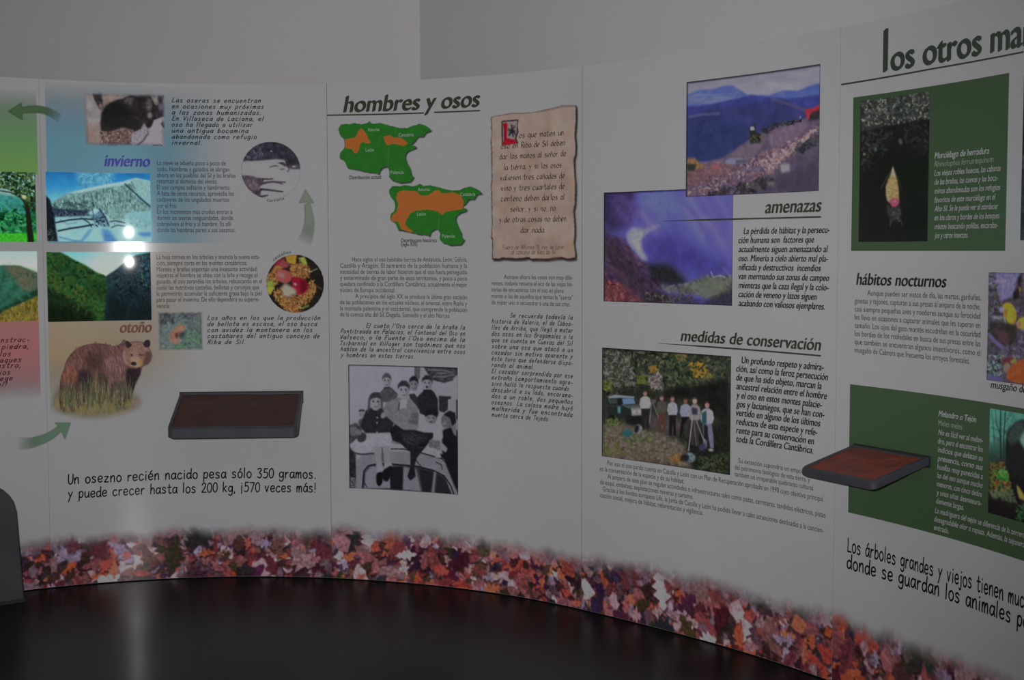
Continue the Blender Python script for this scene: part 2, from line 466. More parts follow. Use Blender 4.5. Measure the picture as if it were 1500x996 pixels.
class Ink:
    """collects lines of lettering for ONE printed block and bends them round the wall"""
    def __init__(self): self.V = []; self.F = []; self.n = 0
    def add(self, P3, Fs):
        self.V.append(P3); self.F += [tuple(i + self.n for i in f) for f in Fs]; self.n += len(P3)
    def line(self, text, x0, y0, x1, xh_px, fit=None, hand=None, off=0.0012, shear=0.0, bold=0.0, res=3, z_of=None, seed=0):
        """text from photo point (x0, y0) on its base line to the column x1; xh_px = height of the letter x there"""
        s0, z = cast(x0, y0)
        if z_of is not None: z = z_of
        s1, _ = cast(x1, y0)
        x, y, _h = plan(s0); dist = math.hypot(x, y)
        if hand:
            V, Fs = hand_outline(text, seed=seed, **hand); xh = 0.5
            ref = hand_outline(fit, seed=seed, **hand)[0] if fit else V
        else:
            V, Fs = font_outline(text, shear, bold, res); xh = XH
            ref = font_outline(fit, shear, bold, 1)[0] if fit else V
        x_min, x_max = V[:, 0].min(), ref[:, 0].max()
        kx = (s1 - s0) / (x_max - x_min); kz = xh_px * dist / F_PX / xh
        P = to3d(s0 + (V[:, 0] - x_min) * kx, z + V[:, 1] * kz, off)
        self.add(P, Fs)
    def para(self, lines, xl, y_first, y_last, xr, xh_px, view=(0, 0, 1), **kw):
        """lines: text or (text, right end, left end); the left edge, first and last base lines are given in an enlarged view"""
        ox, oy, sc = view
        fx = lambda v: v / sc + ox
        za = cast(fx(xl), y_first / sc + oy)[1]; zb = cast(fx(xl), y_last / sc + oy)[1]
        n = len(lines)
        for i, L in enumerate(lines):
            t, r, l = (L, xr, xl) if isinstance(L, str) else (L[0], L[1] or xr, L[2] if len(L) > 2 else xl)
            y = (y_first + (y_last - y_first) * i / max(1, n - 1)) / sc + oy
            z = za + (zb - za) * i / max(1, n - 1)
            self.line(t, fx(l), y, fx(r), xh_px, z_of=z, seed=i, **kw)
    def bar(self, pts, w_px, off=0.0012, taper=None):
        """a printed rule through photo points"""
        c = [cast(*p) for p in pts]
        s = np.linspace(c[0][0], c[-1][0], 40); z = np.interp(s, [q[0] for q in c], [q[1] for q in c])
        x, y, _h = plan(s); hw = w_px * np.hypot(x, y) / F_PX / 2
        if taper is not None: hw = hw * np.interp(np.arange(40), [0, 12, 39], [taper, 1, 1])
        P = np.concatenate([to3d(s, z + hw, off), to3d(s, z - hw, off)])
        self.add(P, [(i + 40, i + 41, i + 1, i) for i in range(39)])
    def done(self, name, col, parent, label=None):
        return link(name, np.concatenate(self.V), self.F, ink_mat(col), parent, label, smooth=False)

# ------------------------------------------------------------------ the room
def slab(name, p, q, h0, h1, t, m):
    """a straight wall from p to q (metres), thickness t to the right of p->q"""
    d = np.array(q, float) - np.array(p, float); d /= np.hypot(*d); n = np.array([d[1], -d[0]]) * t
    a, b = np.array(p, float), np.array(q, float)
    base = [a, b, b + n, a + n]
    V = [(*v, h0) for v in base] + [(*v, h1) for v in base]
    o = link(name, V, [(0, 1, 2, 3), (7, 6, 5, 4), (4, 5, 1, 0), (5, 6, 2, 1), (6, 7, 3, 2), (7, 4, 0, 3)], m, smooth=False)
    o['kind'] = 'structure'; return o
M_WALL = noise_mix(mat('wall_paint', 0.85, spec=0.2), (0.80, 0.77, 0.805), (0.84, 0.81, 0.845), 1.2, bump=0.01)
M_CEIL = noise_mix(mat('ceiling_paint', 0.9, spec=0.1), (0.75, 0.75, 0.76), (0.79, 0.79, 0.8), 1.0)
M_FLOOR = noise_mix(mat('dark_polished_floor', 0.27, spec=0.09), (0.010, 0.0105, 0.0105), (0.019, 0.0195, 0.0195), 2.2, bump=0.004, rough=(0.27, 0.36))
CEIL = 3.5
corner = (-0.445, 6.66)
slab('wall_north', (-5.5, 6.74), corner, 0, CEIL, -0.15, M_WALL)
slab('wall_northeast', corner, (4.6, 1.62), 0, CEIL, -0.15, M_WALL)
slab('wall_west', (-5.5, -3.5), (-5.5, 6.74), 0, CEIL, -0.15, M_WALL)
slab('wall_south', (4.6, -3.5), (-5.5, -3.5), 0, CEIL, -0.15, M_WALL)
slab('wall_east', (4.6, 1.62), (4.6, -3.5), 0, CEIL, -0.15, M_WALL)
def plate(name, z0, z1, m):
    x0, x1, y0, y1 = -5.6, 4.7, -3.6, 6.9
    V = [(x0, y0, z0), (x1, y0, z0), (x1, y1, z0), (x0, y1, z0), (x0, y0, z1), (x1, y0, z1), (x1, y1, z1), (x0, y1, z1)]
    o = link(name, V, [(3, 2, 1, 0), (4, 5, 6, 7), (0, 1, 5, 4), (1, 2, 6, 5), (2, 3, 7, 6), (3, 0, 4, 7)], m, smooth=False)
    o['kind'] = 'structure'
plate('floor', -0.12, 0.0, M_FLOOR)
plate('ceiling', CEIL, CEIL + 0.12, M_CEIL)

# ------------------------------------------------------------------ the five curved panels
H = 2.0
SEAM = {-2: 0.0003, -1: 0.0003, 0: 0.0007, 1: 0.0008, 2: 0.0003, 3: 0.0003}      # half width of the joint at each seam
def make_panel(name, k, label):
    """panel from seam k-1 to seam k; seams are one panel width apart"""
    s0, s1 = (k - 1) * W + SEAM[k - 1], k * W - SEAM[k]
    n = 120
    S = np.linspace(s0, s1, n + 1); T = 0.016
    rings = [to3d(S, 0.004, 0), to3d(S, H, 0), to3d(S, H, -T), to3d(S, 0.004, -T)]
    root = empty(name, label, 'panel')
    o3 = plan((s0 + s1) / 2)
    Fr = [(i, i + 1, n + 2 + i, n + 1 + i) for i in range(n)]
    V = np.concatenate(rings[:2])
    face = link('printed_board', V, Fr, M_PANEL, root)
    V = np.concatenate(rings); m = n + 1
    Fs = []
    for r in (1, 2, 3):
        a, b = r * m, ((r + 1) % 4) * m
        Fs += [(a + i, a + i + 1, b + i + 1, b + i) for i in range(n)]
    Fs += [(0, m, 2 * m, 3 * m), (n, 3 * m + n, 2 * m + n, m + n)]
    link('board_core', V, Fs, M_EDGE, root, 'grey edges and back of the board', smooth=False)
    return root
PA = make_panel('exhibition_panel', -1, 'curved white exhibition panel at the left with green and red colour fields and tree photograph')
PB = make_panel('exhibition_panel', 0, 'curved white exhibition panel with blue and beige fields, bear picture and chestnut circle')
PC = make_panel('exhibition_panel', 1, 'curved white exhibition panel titled hombres y osos with two green maps and parchment')
PD = make_panel('exhibition_panel', 2, 'curved white exhibition panel with quarry photograph and headings amenazas and medidas de conservación')
PE = make_panel('exhibition_panel', 3, 'curved white exhibition panel titled los otros mamíferos with two dark green blocks')

# ------------------------------------------------------------------ the print along the foot of every panel: fallen oak leaves
def oak_leaf(rs):
    kind = rs.rand(); n = 4 if kind < 0.6 else 3
    wd = rs.uniform(0.22, 0.36); P = []
    for i in range(n * 2 + 1):
        t = i / (n * 2); w = wd * math.sin(math.pi * min(1, t ** 1.25 * 0.92 + 0.06))
        if kind < 0.6: w *= 1.2 if i % 2 else 0.5
        P.append((t - 0.5 + rs.uniform(-0.02, 0.02), w * rs.uniform(0.8, 1.2)))
    Q = [(x + 0.03, -y * rs.uniform(0.6, 1.2)) for x, y in P[::-1]]
    b = rs.uniform(-0.35, 0.35)
    return np.array([(x, y + b * x * x) for x, y in P + Q])
LEAF = [(142, 108, 114), (132, 92, 98), (156, 126, 128), (112, 66, 70), (98, 46, 48), (124, 48, 42), (154, 68, 46), (144, 74, 54), (90, 36, 40), (72, 34, 40), (98, 50, 52), (86, 44, 44),
        (104, 90, 110), (116, 102, 120), (88, 70, 80), (62, 38, 38), (76, 52, 46), (158, 128, 128), (120, 54, 48), (104, 58, 60), (136, 58, 38), (74, 52, 62), (92, 60, 60), (110, 84, 88)]
def leaf_border(k, top, seed, parent):
    s0, s1 = (k - 1) * W + SEAM[k - 1], k * W - SEAM[k]
    im = Img.__new__(Img)
    im.s0, im.s1, im.z0, im.z1 = s0, s1, 0.0045, top
    dens = 400
    im.W, im.H = int((s1 - s0) * dens) * 2, int(top * dens) * 2
    im.Hm = np.eye(3); im.k = 1.0; im.a = np.zeros((im.H, im.W, 4)); im.rs = np.random.RandomState(seed); im.seed = seed; im.view = None
    rs = im.rs
    im.fill((34, 24, 28), 0.6, 12)
    edge = im.H * (0.26 + 0.22 * (noise2(1, im.W, 70, seed + 3, 4)[0] - 0.5))
    Y = np.arange(im.H)[:, None]
    D = (Y - edge[None, :]) / im.H                                   # depth below the ragged top edge
    haze = np.clip(1 - D / 0.16, 0, 1)[..., None]
    im.a[..., :3] = im.a[..., :3] * (1 - haze) + np.array((112, 102, 110)) * haze
    N = 880
    for i in range(N):
        x = rs.uniform(-20, im.W + 20)
        e = edge[int(min(max(x, 0), im.W - 1))]
        y = e + (im.H - e + 26) * rs.rand() ** 0.95 - 4
        sz = rs.uniform(26, 72) if rs.rand() < 0.78 else rs.uniform(72, 104)
        if i < 350: sz *= 1.1
        ro = rs.uniform(0, 2 * math.pi); c, s_ = math.cos(ro), math.sin(ro)
        P = oak_leaf(rs) * sz * [1, rs.uniform(0.7, 1.5)]
        q = np.stack([x + P[:, 0] * c - P[:, 1] * s_, y + P[:, 0] * s_ + P[:, 1] * c], -1)
        d = (y - e) / (im.H - e)
        col = np.array(LEAF[rs.randint(len(LEAF))], float)
        if rs.rand() < 0.3: col = np.array((40, 26, 30)) + rs.uniform(-8, 16, 3)
        if d < 0.2: col = col * (0.4 + d * 3) + np.array((118, 110, 116)) * (0.6 - d * 3)
        if rs.rand() < 0.5 and d > 0.12: im.poly(q + [rs.uniform(-3, 4), 5], (24, 15, 18), 2.0, alpha=0.75)
        im.poly(q, np.clip(col * rs.uniform(0.92, 1.22), 0, 255), 0.8, tex=0.38, cell=8, alpha=0.95 if d > 0.15 else 0.6)
        if sz > 36 and rs.rand() < 0.6:
            im.line([(x - c * sz * 0.45, y - s_ * sz * 0.45), (x + c * sz * 0.45, y + s_ * sz * 0.45)], 1.8, np.clip(col * 0.7, 0, 255), 0.5, 0.7)
    im.a[..., 3] = np.clip((Y - edge[None, :] + 26) / 52.0, 0, 1) ** 1.2
    im.grain(0.16, 4); im.blur(0.8)
    return im.place('leaf_border', M_SOFT, parent, 'printed band of red and brown fallen oak leaves along the foot', off=0.0004)
for k, top, sd, pr in ((-1, 0.235, 11, PA), (0, 0.25, 23, PB), (1, 0.265, 37, PC), (2, 0.27, 41, PD), (3, 0.27, 59, PE)):
    leaf_border(k, top, sd, pr)

# ------------------------------------------------------------------ two tilted trays and the dark stand
M_TRAY = noise_mix(mat('charcoal_tray', 0.5, spec=0.3), ink((38, 38, 42)), ink((46, 46, 50)), 8.0)
M_SOIL = noise_mix(mat('brown_relief_board', 0.6, spec=0.25), ink((42, 27, 27)), ink((52, 32, 30)), 14.0, bump=0.25)
M_RUST = noise_mix(mat('rust_relief_board', 0.6, spec=0.25), ink((92, 44, 30)), ink((70, 40, 38)), 16.0, bump=0.25)
def frame_at(s):
    x, y, h = plan(s); return np.array([float(x), float(y)]) , np.array([math.cos(h), math.sin(h)]), np.array([math.sin(h), -math.cos(h)])
def make_tray(name, s, hw, zb, d, dz, th, yaw, back, m_top, label, prints):
    Q, t, n = frame_at(s); c, si = math.cos(yaw), math.sin(yaw)
    t, n = c * t + si * n, c * n - si * t
    root = empty(name, label, 'display tray')
    def X(u, v, w):
        a = Q + t * u + n * v
        return (a[0] * SC, a[1] * SC, (zb - dz * v / d + w) * SC)
    def rrect(u0, u1, v0, v1, r, k=5):
        P = []
        for cu, cv, a0 in ((u1 - r, v1 - r, 0), (u0 + r, v1 - r, 90)):
            for i in range(k + 1):
                a = math.radians(a0 + 90 * i / k); P.append((cu + r * math.cos(a), cv + r * math.sin(a)))
        return P + [(u0, v0), (u1, v0)]
    rim = 0.013; bv = 0.004
    O = rrect(-hw, hw, back, d, 0.02); O2 = rrect(-hw + bv, hw - bv, back + 0.002, d - bv, 0.018)
    I = rrect(-hw + rim, hw - rim, back + rim * 0.7, d - rim, 0.008)
    rings = [(O2, -th), (O, -th + bv), (O, -bv), (O2, 0.0), (I, 0.0), (I, -0.008)]
    V = []; Fs = []; m = len(O)
    for P, w in rings: V += [X(u, v, w) for u, v in P]
    for r in range(5): Fs += [(r * m + i, r * m + (i + 1) % m, (r + 1) * m + (i + 1) % m, (r + 1) * m + i) for i in range(m)]
    Fs.append(tuple(range(m))[::-1])
    link('tray_body', V, Fs, M_TRAY, root, smooth=False)
    # the relief board in the tray: a grid with pressed-in prints
    nu, nv = 70, 50; u0, u1, v0, v1 = -hw + rim, hw - rim, back + rim * 0.7, d - rim
    rs = np.random.RandomState(len(label)); nz = noise2(nv + 1, nu + 1, 7, len(label), 3)
    Vb = []
    for j in range(nv + 1):
        for i in range(nu + 1):
            u = u0 + (u1 - u0) * i / nu; v = v0 + (v1 - v0) * j / nv
            w = -0.0045 + 0.004 * (nz[j, i] - 0.5)
            for (pu, pv, pr) in prints:
                for (du, dv, rr, asp) in ((0, 0, 1.0, 1.3), (-0.95, -0.9, 0.36, 1), (-0.45, -1.3, 0.38, 1), (0.1, -1.42, 0.38, 1), (0.62, -1.3, 0.36, 1), (1.05, -0.9, 0.33, 1)):
                    q = math.hypot((u - (pu + du * pr)) / asp, v - (pv + dv * pr)) / (pr * rr)
                    if q < 1.25: w -= 0.0035 * max(0.0, min(1.0, (1.25 - q) / 0.5))
            Vb.append(X(u, v, max(w, -0.0078)))
    link('relief_board', Vb, grid_faces(nu, nv), m_top, root, 'board with pressed animal footprints')
    # the bracket that holds it to the panel
    bw = hw + 0.002
    P = [(-bw, back - 0.005, 0.0015), (bw, back - 0.005, 0.0015), (bw, back - 0.005, -th - 0.006), (-bw, back - 0.005, -th - 0.006)]
    P += [(u, back - 0.001, w) for u, _v, w in P]
    link('wall_bracket', [X(*q) for q in P], [(0, 1, 2, 3), (7, 6, 5, 4), (0, 4, 5, 1), (1, 5, 6, 2), (2, 6, 7, 3), (3, 7, 4, 0)], mat('black_bracket', 0.5, ink((30, 28, 32)), 0.3), root, 'thin dark plate behind the tray', smooth=False)
    P = [(-0.05, 0.006, -0.028), (0.05, 0.006, -0.028), (0.05, 0.006, -th), (-0.05, 0.006, -th)]
    P += [(u, back - 0.0045, w) for u, _v, w in P]
    link('mount_block', [X(*q) for q in P], [(0, 1, 2, 3), (7, 6, 5, 4), (0, 4, 5, 1), (1, 5, 6, 2), (2, 6, 7, 3), (3, 7, 4, 0)], M_TRAY, root, smooth=False)
    return root
make_tray('display_tray', -0.35944, 0.2448, 0.7791, 0.3404, 0.1178, 0.0420, -0.0557, 0.038, M_SOIL,
          'larger dark tray with brown relief board below the bear and chestnut pictures', [(-0.12, 0.11, 0.032), (0.10, 0.10, 0.032), (0.08, 0.2, 0.02)])
make_tray('display_tray', 2.48932, 0.14854, 0.7609, 0.22757, 0.0582, 0.0253, -0.0370, 0.020, M_RUST,
          'smaller tray with rust brown relief board in front of the lower green block', [(-0.05, 0.13, 0.026), (0.06, 0.09, 0.02)])

def make_stand():
    root = empty('information_stand', 'dark grey round shouldered stand at the left edge, its foot against the panels', 'stand')
    m = noise_mix(mat('anthracite_stand', 0.6, spec=0.3), ink((40, 40, 43)), ink((46, 46, 49)), 5.0)
    # right hand outline: from the photograph, in metres from the stand's middle line
    s_r, _ = cast(22, 868)
    hwid = 0.135
    Q, t, n = frame_at(s_r - hwid - 0.004)
    prof = [(hwid, 0.0), (hwid - 0.012, 0.20), (hwid - 0.020, 0.335), (hwid - 0.030, 0.375), (hwid - 0.046, 0.402), (hwid - 0.068, 0.425), (hwid - 0.095, 0.440), (hwid - 0.135, 0.446)]
    prof = prof + [(-u, z) for u, z in prof[-2::-1]]
    d0, d1, bv = 0.03, 0.17, 0.008
    V = []; k = len(prof)
    for dd, sc in ((d0 + bv * 0, 1 - 0.05), (d0 + bv, 1), (d1 - bv, 1), (d1, 1 - 0.05)):
        for u, z in prof:
            a = Q + t * u * sc + n * dd
            zz = 0.012 + (z if z == 0 else z - (1 - sc) * 0.12)
            V.append((a[0] * SC, a[1] * SC, zz * SC))
    Fs = []
    for r in range(3): Fs += [(r * k + i, r * k + i + 1, (r + 1) * k + i + 1, (r + 1) * k + i) for i in range(k - 1)]
    for r in range(3): Fs.append((r * k, (r + 1) * k, (r + 1) * k + k - 1, r * k + k - 1))
    Fs += [tuple(range(k))[::-1], tuple(3 * k + i for i in range(k))]
    link('stand_body', V, Fs, m, root, smooth=False)
    V = []
    for z in (0.0, 0.0125):
        for u, dd in ((-hwid, d0 - 0.004), (hwid, d0 - 0.004), (hwid, d1 + 0.006), (-hwid, d1 + 0.006)):
            a = Q + t * u + n * dd; V.append((a[0] * SC, a[1] * SC, z * SC))
    link('foot_plate', V, [(3, 2, 1, 0), (4, 5, 6, 7), (0, 1, 5, 4), (1, 2, 6, 5), (2, 3, 7, 6), (3, 0, 4, 7)], mat('black_foot', 0.5, ink((30, 30, 32)), 0.3), root, smooth=False)
make_stand()

# ================================================================== what is printed on the panels
HAND_S = dict(pen=11.5, shear=0.3, gap=17)           # small slanted note lettering
HAND_L = dict(pen=10.5, shear=0.04, jit=2.0)          # large marker lettering
DARK, BODY, TITLE = (22, 22, 24), (34, 34, 37), (42, 46, 36)

def field(name, px0, px1, pts_z, m, parent, stops, label, fade_r=None, off=0.0003, n=60):
    """a colour field: stops = [(height fraction from the top, colour, alpha)], fade_r = (start, end) fractions where it fades to the right"""
    s0, s1 = cast(px0, pts_z[0])[0], cast(px1, pts_z[0])[0]
    z1, z0 = cast(px0, pts_z[0])[1], cast(px0, pts_z[1])[1]
    f = np.linspace(0, 1, n + 1)
    a = np.zeros((n + 1, n + 1, 4))
    for i in range(3): a[..., i] = np.interp(f, [q[0] for q in stops], [q[1][i] for q in stops])[:, None]
    a[..., 3] = np.interp(f, [q[0] for q in stops], [q[2] for q in stops])[:, None]
    if fade_r:
        g = np.clip((f - fade_r[0]) / (fade_r[1] - fade_r[0]), 0, 1)
        g = 1 - g * g * (3 - 2 * g)
        a[..., 3] *= g[None, :]
    return sheet(name, s0, s1, z0, z1, m, parent, off, a, label=label)

# ---- the panel at the left edge: spring and summer
field('colour_field', -175, 52.5, (119, 249), M_SOFT, PA, [(0, (112, 120, 112), 0.1), (0.25, (92, 116, 92), 0.75), (0.6, (84, 120, 78), 1), (1, (92, 128, 66), 1)], 'green colour field', n=40)
field('colour_field', -175, 57, (473, 600), M_SOFT, PA, [(0, (140, 92, 88), 1), (0.45, (134, 88, 88), 1), (0.75, (128, 96, 98), 0.8), (1, (120, 114, 116), 0.0)], 'red colour field', n=40)
V = (0, 240, 2.6857)
im = Img((-270, 28), (140, 28), (-270, 307), (143, 307), V, seed=5)
im.grad([(28, (120, 160, 164)), (110, (130, 170, 164)), (150, (70, 150, 130)), (240, (40, 120, 70)), (270, (60, 170, 50)), (307, (50, 150, 30))], 0.15)
im.poly([(-270, 130), (-150, 112), (-60, 130), (0, 118), (60, 128), (143, 140), (143, 200), (-270, 200)], (52, 128, 118), 3, 0.3, 10)
im.poly([(-270, 190), (-100, 178), (40, 196), (143, 188), (143, 275), (-270, 275)], (30, 104, 58), 3, 0.5, 8)
im.speck([(-270, 170), (143, 170), (143, 270), (-270, 270)], 420, (4, 11), [(20, 80, 50), (44, 130, 74), (26, 100, 70), (12, 50, 30), (60, 150, 90)])
im.poly([(-270, 275), (143, 270), (143, 307), (-270, 307)], (58, 168, 42), 2, 0.2)
im.line([(118, 307), (112, 230), (106, 170), (96, 140)], 26, (26, 30, 22), 1, taper=14)
im.line([(108, 175), (128, 140), (140, 118)], 12, (34, 34, 22), 1, taper=5)
im.line([(104, 160), (80, 128), (40, 110), (-30, 100)], 9, (40, 42, 28), 1, taper=3)
im.line([(98, 150), (70, 110), (50, 70)], 8, (40, 42, 28), 1, taper=3)
im.speck([(-60, 28), (143, 28), (143, 130), (70, 120), (20, 92), (-60, 90)], 330, (4, 10), [(26, 52, 26), (60, 84, 40), (30, 70, 44), (90, 120, 80), (20, 36, 22)])
im.speck([(100, 130), (143, 110), (143, 200), (126, 190)], 60, (3, 8), [(30, 60, 30), (70, 86, 40), (20, 40, 24)])
im.ell(92, 127, 9, 7, (190, 190, 120), soft=2)
im.speck([(-270, 28), (-160, 28), (-130, 150), (-200, 210), (-270, 200)], 200, (5, 11), [(20, 60, 30), (40, 90, 44)])
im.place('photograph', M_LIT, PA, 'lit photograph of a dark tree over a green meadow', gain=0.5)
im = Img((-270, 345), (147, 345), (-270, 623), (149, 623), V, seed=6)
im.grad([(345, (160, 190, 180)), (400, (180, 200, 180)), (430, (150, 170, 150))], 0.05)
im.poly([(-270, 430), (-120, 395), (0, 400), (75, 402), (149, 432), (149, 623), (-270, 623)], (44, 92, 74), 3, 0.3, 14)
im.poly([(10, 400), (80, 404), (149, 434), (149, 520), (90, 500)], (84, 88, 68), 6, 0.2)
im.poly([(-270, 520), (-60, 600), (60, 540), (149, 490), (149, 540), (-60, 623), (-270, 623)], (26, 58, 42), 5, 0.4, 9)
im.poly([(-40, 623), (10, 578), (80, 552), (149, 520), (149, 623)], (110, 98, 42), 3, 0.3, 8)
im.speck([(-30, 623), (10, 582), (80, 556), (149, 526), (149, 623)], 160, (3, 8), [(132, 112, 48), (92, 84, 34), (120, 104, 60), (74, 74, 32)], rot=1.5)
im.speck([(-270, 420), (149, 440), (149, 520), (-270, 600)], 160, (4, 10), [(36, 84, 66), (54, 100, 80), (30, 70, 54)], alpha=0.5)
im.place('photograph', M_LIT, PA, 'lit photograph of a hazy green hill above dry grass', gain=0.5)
t = Ink()
LA = [('y el oso devora la demonstrac-', 145), ('toda una colmena o piedra,', 138), ('para llegar a los', 55), ('panales sin ataques', 105), ('del enjambre y rastro,', 100), ('y de los demonios', 52), ('que un día protege', 63), ('el abejar de miel!', 38)]
for i, (tx, xr) in enumerate(LA):
    y = 340 + (556 + i * 30.6) / 3.32
    n = len(tx)
    t.line(tx, xr / 3.32 - n * 6.3, y, xr / 3.32, 4.2, hand=HAND_S, seed=i)
t.done('handwritten_text', (60, 26, 28), PA)
def arrow(parent, pts, w0, w1, head, col0, col1, label, view, box, alpha0=0.0):
    """a bent arrow that fades in from its tail"""
    im = Img(*box, view, seed=3, dens=380)
    p = np.array(pts, float); e = np.vstack([2 * p[0] - p[1], p, 2 * p[-1] - p[-2]]); P = []
    for i in range(1, len(e) - 2):
        for q in np.arange(0, 1, 0.125):
            P.append(0.5 * (2 * e[i] + (e[i + 1] - e[i - 1]) * q + (2 * e[i - 1] - 5 * e[i] + 4 * e[i + 1] - e[i + 2]) * q * q + (3 * e[i] - e[i - 1] - 3 * e[i + 1] + e[i + 2]) * q ** 3))
    P.append(p[-1]); P = np.array(P); n = len(P)
    im.a[..., :3] = col1
    d = np.gradient(P, axis=0); d /= np.hypot(d[:, 0], d[:, 1])[:, None]; nr = np.stack([-d[:, 1], d[:, 0]], -1)
    ww = np.linspace(w0, w1, n)[:, None] / 2
    mk = np.zeros((im.H, im.W))
    for i in range(n - 1):
        q = im.T([P[i] + nr[i] * ww[i], P[i + 1] + nr[i + 1] * ww[i + 1], P[i + 1] - nr[i + 1] * ww[i + 1], P[i] - nr[i] * ww[i]])
        r = im.mask_poly(q, 1)
        if r is None: continue
        m, y0, x0 = r; al = alpha0 + (1 - alpha0) * min(1.0, (i + 1) / (n * 0.62))
        sub = mk[y0:y0 + m.shape[0], x0:x0 + m.shape[1]]; np.maximum(sub, m * al, out=sub)
    m, y0, x0 = im.mask_poly(im.T(head), 1)
    sub = mk[y0:y0 + m.shape[0], x0:x0 + m.shape[1]]; np.maximum(sub, m, out=sub)
    im.a[..., 3] = box_blur(mk, 1)
    f = np.linspace(0, 1, im.W)[None, :, None]
    return im.place('direction_arrow', M_SOFT, parent, label, off=0.0006)
V = (0, 100, 3.984)
arrow(PA, [(345, 285), (300, 258), (240, 240), (180, 240), (118, 250)], 50, 34, [(48, 258), (128, 205), (126, 250), (131, 304)], 0, (62, 84, 58),
      'dark green arrow pointing left over the joint', V, [(30, 190), (360, 190), (30, 320), (360, 320)], 0.1)
V = (0, 540, 2.767)
arrow(PB, [(70, 294), (110, 298), (150, 292), (200, 275), (255, 240)], 52, 24, [(286, 226), (222, 223), (242, 245), (262, 292)], 0, (78, 100, 82),
      'faded green arrow curving up to the right', V, [(55, 215), (300, 215), (55, 335), (300, 335)])

# ---- the season panel: winter and autumn
field('colour_field', 65.5, 345, (120, 356), M_SOFT, PB, [(0, (116, 122, 124), 0.1), (0.12, (98, 118, 128), 0.55), (0.35, (84, 122, 146), 0.95), (0.7, (84, 120, 136), 1), (1, (86, 124, 136), 1)], 'blue colour field fading to the right', fade_r=(0.38, 1.0))
field('colour_field', 68, 350, (369, 610), M_SOFT, PB, [(0, (134, 122, 110), 1), (0.4, (130, 118, 100), 1), (0.65, (132, 118, 92), 0.9), (0.9, (124, 118, 110), 0.15), (1, (124, 120, 116), 0.0)], 'beige colour field fading to the right', fade_r=(0.12, 0.85))

V = (115, 130, 11.067)                                # mouth of an old mine in the snow
im = Img((70, 55), (1420, 55), (70, 950), (1420, 950), V, seed=7)
im.fill((126, 120, 120), 0.14, 120)
im.poly([(70, 600), (350, 560), (380, 900), (70, 950)], (124, 112, 104), 20, 0.1, 60)
im.ell(180, 740, 80, 90, (128, 100, 92), soft=40, alpha=0.6)
im.poly([(380, 80), (700, 60), (600, 200), (440, 300), (400, 260)], (126, 112, 104), 20, 0.25, 50)
im.poly([(235, 60), (380, 60), (400, 230), (405, 310), (350, 350), (300, 260), (250, 160)], (48, 40, 40), 8, 0.5, 30)
im.ell(365, 290, 30, 40, (120, 92, 94), soft=10)
im.poly([(350, 560), (380, 400), (470, 280), (620, 180), (720, 160), (860, 90), (1060, 60), (1160, 70), (1200, 170), (1300, 250), (1400, 330), (1400, 430), (1260, 480), (1210, 500), (1190, 600), (1100, 640), (1130, 740), (1040, 760), (940, 690), (850, 700), (700, 640), (520, 720), (360, 690)], (34, 30, 30), 8, 0.4, 60)
im.poly([(1200, 60), (1300, 60), (1300, 240), (1250, 260), (1190, 150)], (110, 106, 104), 10, 0.35, 30)
im.poly([(1290, 90), (1410, 90), (1410, 430), (1240, 470), (1220, 380), (1300, 330)], (44, 38, 48), 10, 0.5, 40)
im.ell(1340, 280, 50, 60, (96, 92, 104), soft=16, alpha=0.8)
im.ell(1140, 250, 50, 110, (92, 88, 86), soft=14, tex=0.5, alpha=0.75, cell=20)
im.ell(1150, 420, 40, 50, (120, 114, 114), soft=12, alpha=0.8)
im.poly([(720, 150), (900, 130), (860, 260), (760, 240)], (78, 70, 72), 16, 0.5, 40, 0.8)
im.ell(600, 430, 225, 215, (20, 20, 19), soft=24)
im.ell(700, 560, 280, 110, (24, 24, 22), soft=24, alpha=0.9)
im.poly([(380, 700), (520, 690), (700, 620), (880, 660), (840, 900), (600, 930), (340, 930)], (92, 72, 72), 12, 0.5, 26)
im.speck([(340, 720), (860, 660), (840, 930), (330, 930)], 90, (10, 28), [(64, 52, 46), (110, 90, 88), (84, 62, 62), (126, 112, 108), (70, 66, 48)])
im.poly([(850, 720), (1000, 640), (1060, 540), (1110, 640), (1110, 740), (1040, 830), (920, 910), (840, 880)], (124, 118, 126), 10, 0.2, 30)
im.line([(1100, 730), (1040, 830), (930, 910)], 18, (56, 48, 52), 5)
im.poly([(1160, 620), (1230, 500), (1400, 420), (1420, 950), (920, 950), (1080, 820), (1140, 720)], (134, 128, 134), 8, 0.04, 60)
im.poly([(1330, 560), (1360, 510), (1390, 560), (1410, 640), (1370, 620)], (40, 38, 40), 6)
im.feather(70)
im.place('photograph', M_SOFT, PB, 'photograph of a dark mine mouth in snow')
Ink_c = Ink(); Ink_c.line('osera', 115 + 1205 / 11.067, 130 + 928 / 11.067, 115 + 1360 / 11.067, 2.2); Ink_c.done('caption_text', DARK, PB)

